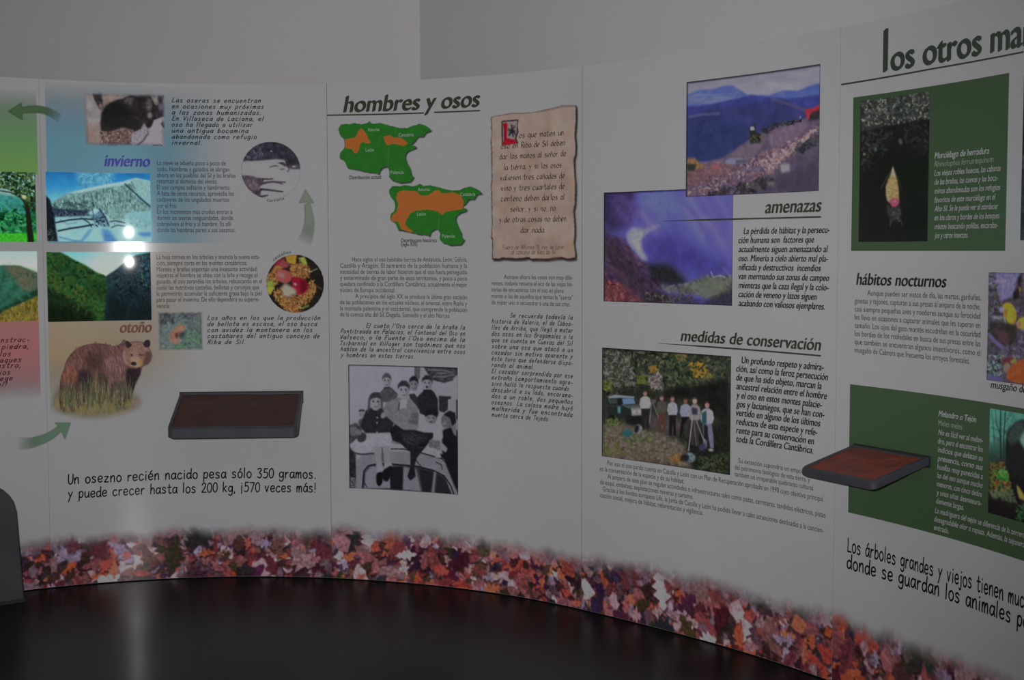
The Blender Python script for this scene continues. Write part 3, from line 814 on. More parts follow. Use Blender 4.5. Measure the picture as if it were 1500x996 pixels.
V = (60, 245, 4.333)
im = Img((32, 33), (695, 35), (36, 470), (697, 470), V, seed=8)
im.grad([(33, (36, 104, 160)), (120, (48, 132, 186)), (210, (104, 176, 204))], 0.12, 40)
im.poly([(220, 33), (470, 33), (440, 100), (330, 130), (240, 130)], (84, 150, 180), 14, 0.3, 16, 0.8)
im.speck([(240, 40), (480, 36), (460, 100), (270, 140)], 90, (2, 5), [(140, 186, 200), (120, 170, 190)], alpha=0.7)
im.poly([(70, 225), (150, 175), (260, 145), (400, 112), (520, 92), (600, 68), (695, 88), (695, 300), (70, 300)], (104, 140, 138), 3, 0.35, 16)
im.poly([(150, 172), (260, 142), (400, 110), (520, 90), (600, 66), (695, 86), (695, 120), (600, 92), (520, 112), (400, 132), (260, 162)], (150, 186, 190), 4, 0.08)
im.poly([(560, 84), (600, 70), (695, 92), (695, 240), (620, 180)], (128, 168, 168), 5, 0.15)
im.speck([(100, 215), (300, 170), (460, 140), (560, 120), (640, 220), (600, 290), (100, 280)], 420, (3, 9), [(84, 116, 108), (128, 158, 150), (70, 98, 94), (150, 184, 184), (104, 128, 112), (60, 86, 88), (136, 170, 172)], rot=1.5, asp=2.0, alpha=0.75)
for q in ([(268, 170), (272, 220)], [(318, 158), (324, 215)], [(352, 150), (356, 220)], [(395, 135), (392, 175)], [(490, 160), (506, 215)], [(210, 190), (220, 240)], [(575, 90), (598, 140)]):
    im.line(q, 8, (64, 92, 92), 2, 0.8, 3)
im.line([(530, 102), (580, 148), (640, 205), (695, 250)], 9, (36, 62, 84), 1.5)
im.speck([(80, 230), (330, 220), (340, 290), (80, 290)], 130, (5, 12), [(64, 96, 92), (84, 120, 112), (50, 74, 78)], alpha=0.8)
im.poly([(76, 262), (300, 275), (330, 330), (80, 320)], (40, 56, 72), 3, 0.5, 10)
im.speck([(80, 290), (330, 284), (430, 290), (430, 330), (90, 312)], 60, (4, 10), [(30, 40, 54), (90, 110, 120), (60, 70, 74)])
im.poly([(80, 318), (300, 308), (420, 300), (695, 275), (695, 470), (70, 470)], (138, 184, 186), 5, 0.1, 40)
im.poly([(420, 300), (530, 290), (520, 330), (440, 335)], (110, 144, 138), 5, 0.3, 8)
im.poly([(540, 292), (695, 280), (695, 400), (560, 380)], (120, 168, 172), 8, 0.12)
im.poly([(295, 290), (340, 256), (370, 270), (420, 330), (432, 380), (370, 372), (330, 340)], (86, 126, 140), 4, 0.4, 8)
im.poly([(296, 292), (340, 258), (372, 272), (330, 300)], (150, 190, 200), 4)
im.speck([(440, 330), (560, 320), (690, 340), (690, 380), (470, 376)], 60, (3, 8), [(96, 132, 140), (150, 190, 196), (70, 100, 112), (128, 166, 172)], alpha=0.7)
im.line([(250, 320), (300, 350), (318, 380)], 7, (40, 58, 70), 2)
im.line([(120, 330), (160, 360), (230, 350)], 5, (70, 100, 120), 3, 0.8)
im.line([(340, 372), (330, 300), (322, 262)], 5, (48, 66, 80), 1.5)
im.speck([(330, 320), (400, 310), (430, 370), (340, 372)], 50, (4, 9), [(36, 50, 66), (110, 150, 160), (50, 70, 84)])
im.line([(365, 262), (400, 310), (425, 365)], 9, (40, 58, 78), 2)
im.line([(90, 352), (180, 334), (260, 326), (330, 330)], 10, (30, 46, 56), 2)
im.line([(104, 404), (180, 388), (260, 376), (330, 362)], 11, (30, 46, 56), 2)
im.line([(430, 345), (470, 338), (530, 352)], 8, (50, 70, 76), 2)
im.line([(440, 382), (480, 366), (530, 372)], 8, (60, 78, 78), 2)
im.poly([(378, 382), (430, 400), (480, 470), (395, 470)], (64, 118, 176), 9, 0.2, 12, 0.85)
im.poly([(600, 412), (695, 408), (695, 436), (640, 440)], (60, 108, 170), 8, 0.2, 12, 0.8)
im.poly([(240, 470), (290, 400), (330, 380), (300, 430), (262, 470)], (92, 146, 176), 6)
im.line([(110, 440), (200, 464), (260, 470)], 8, (70, 120, 160), 4)
im.poly([(32, 180), (60, 210), (84, 300), (92, 380), (104, 470), (32, 470)], (22, 28, 36), 3, 0.5, 12)
im.speck([(34, 380), (90, 390), (100, 470), (34, 470)], 40, (4, 8), [(50, 60, 60), (20, 24, 28), (70, 76, 74)])
im.blur(0.8)
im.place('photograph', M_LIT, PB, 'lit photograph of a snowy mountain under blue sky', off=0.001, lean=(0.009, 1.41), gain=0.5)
im = Img((37, 537), (697, 537), (42, 980), (700, 972), V, seed=9)
im.grad([(537, (110, 190, 196)), (620, (160, 200, 188)), (700, (176, 190, 168))], 0.05)
im.ell(450, 600, 150, 80, (184, 192, 176), soft=40, alpha=0.7)
im.poly([(37, 537), (130, 540), (200, 580), (290, 625), (350, 665), (410, 692), (470, 760), (440, 980), (42, 980)], (38, 74, 34), 3, 0.4, 14)
im.speck([(40, 550), (130, 550), (290, 640), (410, 700), (460, 800), (440, 980), (42, 980)], 700, (4, 13), [(32, 68, 32), (46, 82, 34), (22, 48, 26), (58, 80, 36), (66, 74, 34), (18, 36, 22), (28, 72, 44), (12, 26, 16), (24, 56, 30)])
im.poly([(42, 760), (130, 800), (240, 860), (330, 900), (330, 980), (42, 980)], (20, 30, 18), 14, 0.5, 16, 0.7)
im.speck([(42, 620), (200, 720), (400, 820), (330, 900), (42, 760)], 170, (4, 10), [(74, 84, 34), (56, 90, 38), (84, 80, 36), (38, 76, 36)], alpha=0.7)
im.speck([(200, 870), (420, 830), (420, 930), (200, 960)], 90, (4, 10), [(38, 92, 46), (50, 100, 44), (64, 78, 36)], alpha=0.8)
im.poly([(410, 694), (470, 655), (540, 600), (600, 560), (700, 540), (700, 972), (400, 978), (420, 760)], (30, 48, 56), 3, 0.3, 14)
im.speck([(420, 700), (560, 600), (700, 550), (700, 970), (430, 970)], 520, (4, 12), [(26, 42, 44), (40, 60, 70), (20, 30, 32), (34, 64, 56), (14, 20, 22), (46, 70, 84)])
im.poly([(400, 980), (430, 800), (480, 860), (600, 900), (700, 860), (700, 972)], (16, 24, 24), 16, 0.4, 12, 0.75)
im.line([(560, 840), (552, 900), (540, 960)], 16, (50, 66, 70), 8, 0.7)
im.speck([(620, 560), (700, 550), (700, 760), (640, 780)], 60, (3, 8), [(64, 96, 130), (50, 110, 100), (80, 120, 140)], rot=1.3, alpha=0.7)
im.poly([(42, 860), (200, 900), (330, 930), (330, 980), (42, 980)], (14, 22, 14), 24, 0.4, 14, 0.8)
im.poly([(280, 700), (400, 740), (420, 860), (340, 820)], (22, 44, 26), 24, 0.4, 14, 0.55)
im.poly([(60, 560), (180, 610), (260, 700), (120, 690)], (30, 66, 34), 26, 0.4, 14, 0.5)
im.poly([(430, 800), (560, 740), (690, 800), (690, 970), (430, 975)], (16, 26, 30), 30, 0.4, 14, 0.6)
im.blur(1.6)
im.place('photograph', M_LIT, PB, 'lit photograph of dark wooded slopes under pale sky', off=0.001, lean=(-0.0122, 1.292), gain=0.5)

V = (340, 190, 5.536)                                 # round picture: a dead deer in the snow
im = Img((75, 98), (555, 98), (75, 560), (555, 560), V, seed=10)
im.a[..., 3] = 0
im.ell(315, 330, 238, 230, (127, 126, 128), tex=0.02, cell=60)
CIRC = im.a[..., 3].copy()
im.poly([(75, 90), (560, 90), (560, 318), (490, 320), (440, 300), (430, 262), (420, 245), (360, 238), (250, 248), (75, 256)], (44, 42, 50), 5, 0.5, 30)
im.speck([(100, 240), (140, 170), (220, 130), (300, 180), (260, 240)], 70, (5, 14), [(78, 78, 96), (60, 60, 74), (52, 50, 60)], alpha=0.7)
im.ell(318, 176, 6, 6, (140, 140, 150), soft=2)
im.poly([(460, 290), (550, 285), (560, 318), (480, 318)], (78, 70, 78), 5, 0.5, 10)
im.ell(500, 300, 16, 8, (120, 116, 122), soft=3)
im.line([(305, 302), (345, 292), (370, 296)], 8, (56, 48, 54), 2, 0.9)
im.poly([(366, 268), (410, 262), (440, 282), (430, 300), (395, 280)], (52, 46, 52), 2)
im.line([(385, 322), (425, 318)], 7, (64, 54, 62), 2); im.line([(450, 300), (462, 322), (446, 342)], 8, (54, 46, 54), 2)
im.poly([(70, 366), (150, 372), (200, 385), (260, 395), (250, 430), (215, 470), (230, 520), (200, 560), (120, 540)], (72, 62, 70), 4, 0.55, 24)
im.poly([(110, 400), (180, 410), (220, 460), (170, 480), (110, 450)], (96, 82, 92), 10, 0.4, 14, 0.8)
im.line([(240, 398), (300, 400), (332, 396)], 12, (46, 40, 46), 2, taper=8)
im.line([(225, 440), (280, 425), (340, 420), (432, 425)], 20, (60, 50, 58), 2, taper=9); im.line([(320, 420), (370, 430), (410, 440)], 8, (60, 50, 58), 2)
im.line([(220, 480), (270, 484), (340, 492), (410, 502)], 20, (54, 46, 54), 2, taper=10)
im.line([(190, 545), (240, 538), (290, 528)], 20, (40, 34, 42), 3, taper=8); im.line([(190, 520), (220, 500), (240, 480)], 16, (50, 42, 50), 3)
im.a[..., 3] = CIRC
im.place('photograph', M_SOFT, PB, 'round photograph of a dead deer in snow')

V = (210, 340, 5.243)                                 # round picture: chestnuts in their burrs
im = Img((944, 172), (1388, 172), (944, 620), (1388, 620), V, seed=12)
im.a[..., 3] = 0
im.ell(1166, 396, 219, 221, (30, 26, 22), tex=0.3, cell=30)
CIRC = im.a[..., 3].copy()
im.poly([(940, 400), (1010, 260), (1090, 200), (1060, 330), (1000, 420)], (134, 86, 52), 6, 0.4, 14)
im.poly([(1000, 210), (1080, 180), (1060, 250), (1010, 260)], (110, 34, 48), 6)
im.poly([(1090, 180), (1180, 172), (1170, 250), (1110, 240)], (166, 116, 44), 5, 0.3, 12)
im.poly([(1190, 200), (1240, 190), (1260, 250), (1220, 260)], (120, 134, 60), 4, 0.3, 10)
def burr(poly_, n, cols):
    im.poly(poly_, (128, 92, 54), 5, 0.4, 12)
    im.speck(poly_, n, (7, 14), cols, asp=2.6, alpha=0.95)
BC = [(144, 100, 56), (112, 74, 42), (160, 120, 70), (84, 54, 34), (128, 84, 46), (60, 40, 28)]
burr([(1130, 260), (1200, 240), (1280, 280), (1280, 330), (1240, 350), (1160, 350), (1130, 310)], 120, BC)
burr([(1180, 480), (1260, 420), (1290, 370), (1320, 430), (1300, 500), (1240, 550), (1190, 540)], 120, BC)
burr([(1000, 470), (1060, 420), (1100, 480), (1180, 500), (1190, 600), (1090, 590), (1020, 520)], 130, BC)
burr([(960, 330), (1020, 280), (1050, 330), (1030, 400), (960, 420)], 60, BC)
burr([(1080, 560), (1210, 560), (1200, 620), (1100, 615)], 50, BC)
im.poly([(945, 380), (1000, 370), (1010, 440), (960, 460)], (110, 124, 56), 5, 0.3)
im.poly([(945, 420), (1000, 425), (980, 480), (955, 470)], (160, 140, 50), 4)
im.ell(1085, 250, 36, 26, (120, 56, 60), soft=4, tex=0.4)
im.ell(1080, 340, 62, 50, (140, 66, 62), 0.3, 5, 0.25)
im.ell(1060, 330, 30, 20, (176, 112, 104), 0.4, 8, alpha=0.7)
im.poly([(1140, 350), (1200, 350), (1255, 380), (1260, 440), (1200, 480), (1150, 440)], (120, 24, 38), 4, 0.15, smooth=True)
im.poly([(1200, 360), (1255, 385), (1255, 440), (1210, 470)], (70, 14, 24), 6, alpha=0.8)
im.ell(1165, 400, 14, 10, (170, 110, 120), 0.6, 3)
im.poly([(1060, 420), (1090, 390), (1170, 440), (1175, 470), (1110, 500), (1070, 480)], (140, 128, 112), 8, 0.2)
im.line([(1270, 310), (1340, 280)], 6, (120, 120, 100), 2); im.line([(1310, 400), (1370, 440)], 5, (90, 90, 74), 2); im.line([(1270, 560), (1220, 580)], 14, (90, 110, 60), 4)
im.a[..., 3] = CIRC
im.place('photograph', M_SOFT, PB, 'round photograph of red chestnuts in spiny burrs')

im = Img((108, 605), (462, 612), (110, 912), (465, 912), V, seed=13)   # little bear in the brush
im.fill((84, 98, 96), 0.3, 30)
im.speck([(108, 605), (462, 605), (465, 912), (108, 912)], 420, (6, 16), [(94, 106, 102), (74, 86, 86), (86, 106, 92), (102, 106, 112), (66, 74, 78), (80, 98, 88)], alpha=0.75)
im.speck([(110, 610), (250, 610), (230, 690), (110, 720)], 90, (7, 14), [(56, 58, 66), (70, 70, 78), (44, 46, 52)]); im.speck([(300, 610), (420, 612), (420, 650), (300, 660)], 40, (7, 14), [(52, 54, 64), (70, 76, 80)])
im.speck([(240, 800), (460, 740), (460, 910), (240, 910)], 90, (6, 14), [(72, 108, 84), (84, 120, 92), (62, 90, 72)])
im.poly([(205, 790), (230, 750), (260, 730), (275, 715), (310, 722), (320, 745), (300, 770), (275, 790), (262, 830), (225, 840), (205, 820)], (132, 92, 76), 8, 0.2, 12, smooth=True)
im.ell(290, 740, 28, 20, (140, 106, 86), soft=6); im.ell(312, 728, 8, 8, (130, 84, 64), soft=2); im.ell(272, 724, 7, 7, (130, 84, 64), soft=2)
im.poly([(245, 780), (270, 770), (262, 815), (248, 810)], (62, 40, 40), 5)
im.poly([(280, 770), (320, 765), (325, 800), (290, 815), (270, 800)], (50, 56, 58), 6)
im.poly([(200, 830), (270, 815), (300, 830), (260, 860), (210, 850)], (138, 104, 92), 8, alpha=0.8)
im.blur(2.5); im.feather(24)
im.place('photograph', M_SOFT, PB, 'small blurred photograph of a light brown bear in green brush')

V = (70, 490, 7.6625)                                 # the bear
im = Img((20, 40), (1200, 40), (20, 990), (1200, 990), V, seed=14)
im.a[..., :3] = (126, 116, 100); im.a[..., 3] = 0
im.poly([(60, 740), (130, 560), (180, 640), (500, 620), (900, 640), (1010, 760), (1000, 880), (800, 960), (500, 970), (200, 900), (80, 850)], (112, 104, 72), 40, 0.2, 40, 0.9)
im.poly([(820, 640), (1000, 700), (1040, 800), (960, 900), (850, 880)], (124, 102, 100), 30, 0.15, 40, 0.7)
BODYP = [(132, 800), (135, 560), (150, 470), (185, 380), (210, 300), (260, 220), (330, 160), (430, 118), (560, 104), (660, 118), (740, 140), (810, 120), (850, 75), (870, 70), (890, 100), (1000, 90), (1090, 110), (1150, 190), (1170, 250), (1140, 330), (1060, 375), (1035, 460), (980, 560), (945, 660), (920, 740), (905, 830), (800, 850), (740, 800), (640, 700), (560, 660), (470, 660), (420, 740), (330, 830), (200, 860)]
im.poly(BODYP, (86, 58, 56), 5, 0.25, 22, smooth=True)
FUR = [(96, 66, 62), (78, 50, 50), (108, 78, 68), (66, 44, 44), (90, 60, 60), (118, 86, 72)]
im.speck([(220, 320), (330, 170), (560, 112), (800, 150), (860, 330), (700, 400), (300, 420)], 420, (10, 22), FUR, rot=1.2, asp=2.2, alpha=0.5)
im.speck([(160, 460), (220, 330), (330, 400), (330, 500), (180, 520)], 130, (10, 20), [(112, 74, 58), (92, 56, 50), (124, 84, 60)], rot=1.3, asp=2.2, alpha=0.6)
im.poly([(440, 240), (620, 180), (650, 330), (560, 400), (440, 400)], (52, 40, 38), 36, 0.25, 20, 0.75)
im.poly([(340, 400), (460, 400), (520, 500), (470, 620), (380, 660), (330, 560)], (40, 32, 36), 20, 0.3, 20, 0.85)
im.poly([(560, 420), (700, 460), (720, 560), (620, 600), (560, 540)], (46, 38, 38), 20, 0.3, 20, 0.8)
im.poly([(140, 560), (330, 560), (330, 830), (150, 850)], (58, 46, 46), 22, 0.4, 20, 0.75)
im.poly([(630, 270), (840, 250), (880, 400), (860, 540), (720, 560), (640, 440)], (108, 80, 78), 30, 0.2, 18, 0.8)
im.speck([(630, 280), (840, 260), (880, 400), (850, 620), (720, 640), (650, 460)], 300, (10, 20), [(122, 92, 90), (92, 64, 64), (104, 76, 76), (74, 52, 54)], rot=1.45, asp=2.6, alpha=0.6)
im.poly([(880, 390), (1040, 370), (1030, 460), (980, 560), (940, 680), (910, 800), (870, 700), (870, 520)], (36, 28, 30), 10, 0.3, 20)
im.poly([(700, 560), (860, 520), (900, 720), (880, 860), (740, 830)], (52, 40, 44), 18, 0.4, 16, 0.7)
im.poly([(850, 200), (870, 140), (960, 95), (1060, 105), (1130, 160), (1168, 250), (1140, 330), (1060, 370), (960, 390), (890, 350), (855, 290)], (112, 84, 74), 6, 0.2, 16, smooth=True)
im.line([(862, 190), (850, 240), (858, 300), (890, 350)], 18, (140, 112, 108), 6, 0.8)
im.poly([(1100, 200), (1165, 220), (1160, 300), (1110, 355), (1060, 360), (1090, 280)], (70, 48, 48), 10, 0.2, alpha=0.85)
im.poly([(875, 90), (905, 85), (945, 130), (930, 150), (885, 158)], (34, 22, 26), 4, smooth=True); im.poly([(1075, 120), (1110, 78), (1148, 85), (1145, 150), (1100, 155)], (34, 22, 26), 4, smooth=True)
im.poly([(940, 270), (1000, 260), (1040, 300), (1050, 345), (1000, 390), (940, 370), (930, 320)], (150, 114, 92), 8, 0.1, smooth=True)
im.poly([(960, 180), (1010, 190), (1005, 280), (960, 290)], (132, 102, 94), 12, alpha=0.8)
im.poly([(1020, 290), (1060, 300), (1060, 350), (1020, 350)], (150, 100, 56), 8, alpha=0.9)
im.ell(962, 338, 34, 22, (28, 26, 26), 0.1, 4); im.line([(940, 372), (990, 392), (1030, 380)], 10, (56, 48, 42), 4)
im.ell(940, 242, 12, 10, (26, 20, 20), soft=3); im.line([(1030, 240), (1055, 245), (1090, 238)], 9, (60, 30, 36), 3); im.ell(1036, 240, 10, 8, (36, 20, 24), soft=3)
GR = [(112, 108, 66), (92, 96, 62), (84, 96, 74), (126, 118, 74), (76, 80, 54), (104, 96, 74), (70, 82, 58)]
rs = im.rs
for i in range(520):
    x = rs.uniform(140, 930); base = rs.uniform(640, 900); hh = rs.uniform(90, 240) * (1.25 if 420 < x < 640 else 0.9)
    c = np.array(GR[rs.randint(len(GR))]) + rs.uniform(-12, 12)
    im.line([(x, base), (x + rs.uniform(-10, 10), base - hh * 0.5), (x + rs.uniform(-34, 34), base - hh)], rs.uniform(5, 11), np.clip(c, 0, 255), 1.5, 0.7, 2)
for i in range(70):
    x = rs.uniform(140, 920); base = rs.uniform(620, 860); c = (40, 36, 36)
    im.line([(x, base), (x + rs.uniform(-8, 8), base - 60), (x + rs.uniform(-14, 14), base - 150)], 9, c, 2, 0.6, 3)
im.speck([(90, 800), (960, 780), (950, 930), (300, 950), (120, 890)], 160, (14, 30), [(116, 108, 66), (122, 104, 82), (108, 102, 58)], rot=1.5, asp=1.6, alpha=0.45, soft=4)
Y = np.arange(im.H)[:, None] / im.H; X = np.arange(im.W)[None, :] / im.W
im.a[..., 3] *= np.clip((0.985 - Y - 0.14 * (np.abs(X - 0.42) * 2) ** 2) / 0.13, 0, 1)
im.place('bear_picture', M_SOFT, PB, 'cut-out picture of a brown bear standing in grass', off=0.0007)

V = (340, 190, 5.536)
arrow(PB, [(575, 920), (610, 840), (625, 730), (610, 600)], 120, 48, [(597, 486), (545, 597), (600, 590), (664, 597)], 0, (98, 106, 96),
      'grey green arrow pointing up', V, [(490, 475), (690, 475), (490, 940), (690, 940)])

t = Ink(); t.line('invierno', 152.5, 243.3, 220.3, 10.5, shear=0.2, bold=0.042, res=6); t.done('heading_text', (50, 54, 122), PB, 'blue heading invierno')
t = Ink(); t.line('otoño', 175.5, 487.3, 222.8, 10.5, shear=0.2, bold=0.042, res=6); t.done('heading_text', (88, 58, 38), PB, 'brown heading otoño')
V = (220, 120, 4.98)
t = Ink(); t.para([('Las oseras se encuentran', 808), ('en ocasiones muy próximas', 830), ('a las zonas humanizadas.', 808), ('En Villaseca de Laciana, el', 832), ('oso ha llegado a utilizar', 748), ('una antigua bocamina', 720), ('abandonada como refugio', 778), ('invernal.', 375)],
                  158, 148, 457, 800, 3.8, V, hand=HAND_S); t.done('handwritten_text', DARK, PB)
t = Ink(); t.para([('La nieve se adueña poco a poco de', 552), ('todo. Hombres y ganados se abrigan', 577), ('ahora en los pueblos del Sil y las brañas', 623), ('retornan al dominio del viento.', 492), ('El oso campea solitario y hambriento.', 585), ('A falta de otros recursos, aprovecha los', 610), ('cadáveres de los ungulados muertos', 577), ('por el frío.', 197), ('En los momentos más crudos entran a', 600), ('dormir en oseras resguardadas, donde', 605), ('sobreviven al frío y al hambre. Es allí', 590), ('donde las hembras paren a sus oseznos.', 622)],
                  50, 606, 1096, 600, 4.3, V); t.done('paragraph_text', BODY, PB)
V = (210, 340, 5.243)
t = Ink(); t.para([('La hoja tornea en los árboles y anuncia la nueva esta-', 897), ('ción, siempre corta en los montes cantábricos.', 797), ('Montes y brañas soportan una incesante actividad:', 877), ('mientras el hombre se afana con la leña y recoge el', 875), ('ganado, el oso zarandea los árboles, rebuscando en el', 912), ('suelo las nutritivas castañas, bellotas y carunjos que', 890), ('le permitirán acumular la suficiente grasa bajo la piel', 908), ('para pasar el invierno. De ello dependerá su supervi-', 890), ('vencia.', 205)],
                  102, 208, 583, 900, 4.3, V); t.done('paragraph_text', BODY, PB)
t = Ink(); t.para([('Los años en los que la producción', 1360), ('de bellota es escasa, el oso busca', 1337), ('con avidez la montanera en los', 1300), ('castañares del antiguo concejo de', 1355), ('Riba de Sil.', 782)], 492, 674, 860, 1300, 3.8, V, hand=HAND_S); t.done('handwritten_text', DARK, PB)
t = Ink(); t.line('Un osezno recién nacido pesa sólo 350 gramos.', 99.4, 709.3, 462.8, 8.6, hand=HAND_L, seed=3); t.line('y puede crecer hasta los 200 kg, ¡570 veces más!', 99.4, 730.3, 462.8, 8.6, hand=HAND_L, seed=8); t.done('handwritten_text', (16, 18, 24), PB, 'large black handwriting')
def arc_caption(text, cx, cy, r, a0, a1, xh, parent, under=False):
    """little caption bent round a circle (photo points, angles clockwise from the right)"""
    t = Ink(); V0, Fs = font_outline(text, 0, 0, 2)
    s_c, z_c = cast(cx, cy); x, y, _h = plan(s_c); k = math.hypot(x, y) / F_PX
    u = (V0[:, 0] - V0[:, 0].min()) / (V0[:, 0].max() - V0[:, 0].min()); v = V0[:, 1] * xh / XH
    a = np.radians(a0 + (a1 - a0) * u); rr = r + (-v if under else v)
    t.add(to3d(s_c + rr * np.cos(a) * k, z_c - rr * np.sin(a) * k, 0.0012), Fs); t.done('caption_text', DARK, parent)
arc_caption('carroña', 398, 249.5, 45, 100, 66, 3.0, PB, under=True)
arc_caption('castañas', 432.5, 415.5, 44.5, -134, -97, 3.0, PB)

# ---- hombres y osos
INKB = dict(shear=0.2, bold=0.03, res=6)
t = Ink(); t.line('hombres y osos', 502.6, 164.4, 703.8, 15.0, shear=0.2, bold=0.036, res=8)
t.bar([(478.8, 168.8), (621, 165.5)], 2.0); t.bar([(636, 164.6), (703.5, 162)], 2.0)
t.done('heading_text', TITLE, PC, 'large dark green heading hombres y osos with a rule')
V = (470, 110, 3.832)
OUT = [(100, 295), (120, 268), (160, 270), (190, 264), (225, 272), (255, 268), (272, 258), (288, 272), (330, 268), (380, 282), (440, 300), (490, 300), (520, 288), (555, 280), (580, 290), (600, 300), (621, 320), (590, 328), (575, 352), (545, 350), (528, 375), (500, 395), (535, 405), (530, 415), (495, 425), (475, 440), (470, 460), (480, 490), (500, 530), (505, 560), (520, 575), (500, 600), (445, 605), (400, 590), (380, 570), (385, 540), (370, 510), (350, 515), (330, 530), (322, 555), (310, 545), (260, 540), (200, 525), (150, 515), (140, 490), (130, 470), (108, 460), (108, 430), (130, 410), (135, 380), (130, 350), (110, 330)]
OR1 = [[(135, 355), (160, 350), (195, 345), (205, 320), (225, 292), (240, 305), (262, 340), (265, 360), (280, 375), (262, 382), (235, 370), (220, 380), (215, 410), (200, 435), (185, 430), (175, 408), (140, 405)], [(350, 345), (385, 338), (405, 350), (440, 352), (465, 365), (485, 385), (465, 400), (440, 392), (400, 385), (370, 392), (358, 375)]]
OR2 = [[(430, 655), (460, 645), (535, 650), (560, 675), (600, 675), (640, 650), (660, 645), (680, 665), (740, 660), (775, 675), (800, 705), (795, 755), (740, 760), (700, 765), (680, 785), (655, 765), (600, 752), (530, 758), (505, 770), (480, 810), (470, 835), (515, 878), (500, 882), (450, 860), (435, 820), (395, 815), (400, 785), (425, 765), (435, 720), (425, 690)]]
def make_map(dx, dy, orange, box, label, names, seed):
    im = Img(*box, V, seed=seed, dens=560)
    im.a[..., :3] = (120, 120, 120); im.a[..., 3] = 0
    P = [(x + dx, y + dy) for x, y in OUT]
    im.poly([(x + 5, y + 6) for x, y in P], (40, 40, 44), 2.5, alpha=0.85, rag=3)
    im.poly(P, (33, 86, 30), 0.5, 0.06, 30, rag=3)
    im.line([(380 + dx, 390 + dy), (376 + dx, 450 + dy), (372 + dx, 512 + dy)], 2.5, (66, 106, 56), 0.8, 0.8)
    im.line([(130 + dx, 405 + dy), (215 + dx, 405 + dy), (340 + dx, 392 + dy), (470 + dx, 400 + dy)], 2, (50, 96, 42), 0.8, 0.5)
    for q in orange: im.poly(q, (170, 76, 36), 0.8, 0.05, 30, rag=3)
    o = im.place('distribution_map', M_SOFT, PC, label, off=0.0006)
    for tx, x0, x1, y in names:
        t = Ink(); t.line(tx, x0 / V[2] + V[0], y / V[2] + V[1], x1 / V[2] + V[0], 3.3)
        t.done('place_name', (124, 130, 120), o, 'white place name %s' % tx)
make_map(0, 0, OR1, [(92, 250), (634, 250), (92, 616), (634, 616)], 'upper green map with two small orange areas', [('Asturias', 264, 330, 316), ('Cantabria', 437, 522, 346), ('León', 252, 298, 430), ('Palencia', 393, 466, 556)], 21)
make_map(284, 350, OR2, [(384, 600), (916, 600), (384, 972), (916, 972)], 'lower green map with one large orange area', [('Asturias', 545, 614, 652), ('Cantabria', 783, 868, 679), ('León', 541, 590, 789), ('Palencia', 682, 754, 913)], 22)
t = Ink(); t.line('Distribución actual', 511.8, 262.6, 558.2, 3.5, bold=0.015); t.done('caption_text', DARK, PC, 'caption Distribución actual')
t = Ink(); t.line('Distribución histórica', 588, 354.8, 640, 3.5, bold=0.015); t.line('(siglo XIX)', 588, 360.4, 611.5, 3.5, bold=0.015); t.done('caption_text', DARK, PC, 'caption Distribución histórica')

V = (700, 140, 3.83)
im = Img((60, 60), (566, 60), (60, 940), (566, 940), V, seed=24, dens=470)
im.a[..., :3] = (100, 98, 98); im.a[..., 3] = 0
PAR = [(75, 105), (110, 100), (180, 90), (240, 94), (300, 95), (360, 88), (420, 80), (470, 70), (520, 74), (550, 75), (552, 140), (548, 200), (545, 240), (550, 290), (548, 340), (540, 370), (542, 440), (548, 500), (548, 560), (545, 620), (538, 650), (544, 720), (545, 780), (540, 830), (548, 880), (548, 915), (500, 920), (470, 912), (430, 915), (380, 922), (340, 920), (300, 922), (280, 912), (250, 918), (200, 920), (140, 915), (110, 922), (80, 920), (82, 810), (76, 795), (80, 700), (78, 600), (75, 500), (80, 450), (78, 380), (78, 300), (74, 225), (80, 210)]
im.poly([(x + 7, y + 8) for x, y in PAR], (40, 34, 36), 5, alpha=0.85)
im.poly(PAR, (46, 30, 28), 0.8, rag=3)
im.poly([(x * 0.985 + 4.0, y * 0.99 + 0.5) for x, y in PAR], (132, 116, 106), 2.0, 0.10, 60, rag=3)
for i in range(26):
    im.ell(im.rs.uniform(90, 535), im.rs.uniform(110, 900), im.rs.uniform(14, 50), im.rs.uniform(10, 34), (122, 96, 74), im.rs.uniform(0, 3), 14, alpha=0.3)
im.line([(330, 98), (420, 86), (470, 76), (548, 82)], 4, (90, 70, 60), 2, 0.7)
im.line([(280, 905), (296, 924), (320, 915)], 3, (40, 28, 26), 1)
im.poly([(133, 130), (226, 127), (222, 160), (226, 200), (214, 232), (226, 262), (134, 268)], (40, 36, 42), 1.0)
im.poly([(140, 137), (219, 134), (216, 200), (206, 234), (214, 256), (141, 260)], (118, 106, 104), 1.5)
for i in range(26):
    a = im.rs.uniform(0, 6.28); r0 = im.rs.uniform(4, 14); r1 = im.rs.uniform(18, 40); cx, cy = 190, 190
    im.line([(cx + r0 * math.cos(a) * 0.7, cy + r0 * math.sin(a)), (cx + r1 * math.cos(a + .3) * 0.66, cy + r1 * math.sin(a + .3))], 4, (36, 34, 42), 0.8)
im.ell(190, 190, 9, 12, (30, 30, 40), soft=1)
im.poly([(138, 146), (158, 140), (166, 150), (162, 226), (190, 236), (206, 238), (218, 262), (136, 266), (146, 240), (146, 170)], (134, 22, 34), 1.2)
im.line([(152, 150), (152, 240), (190, 250)], 3, (70, 10, 18), 1)
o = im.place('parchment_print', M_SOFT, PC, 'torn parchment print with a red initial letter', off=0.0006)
t = Ink(); NIB = dict(nib=(6.5, 0.75), gap=5)
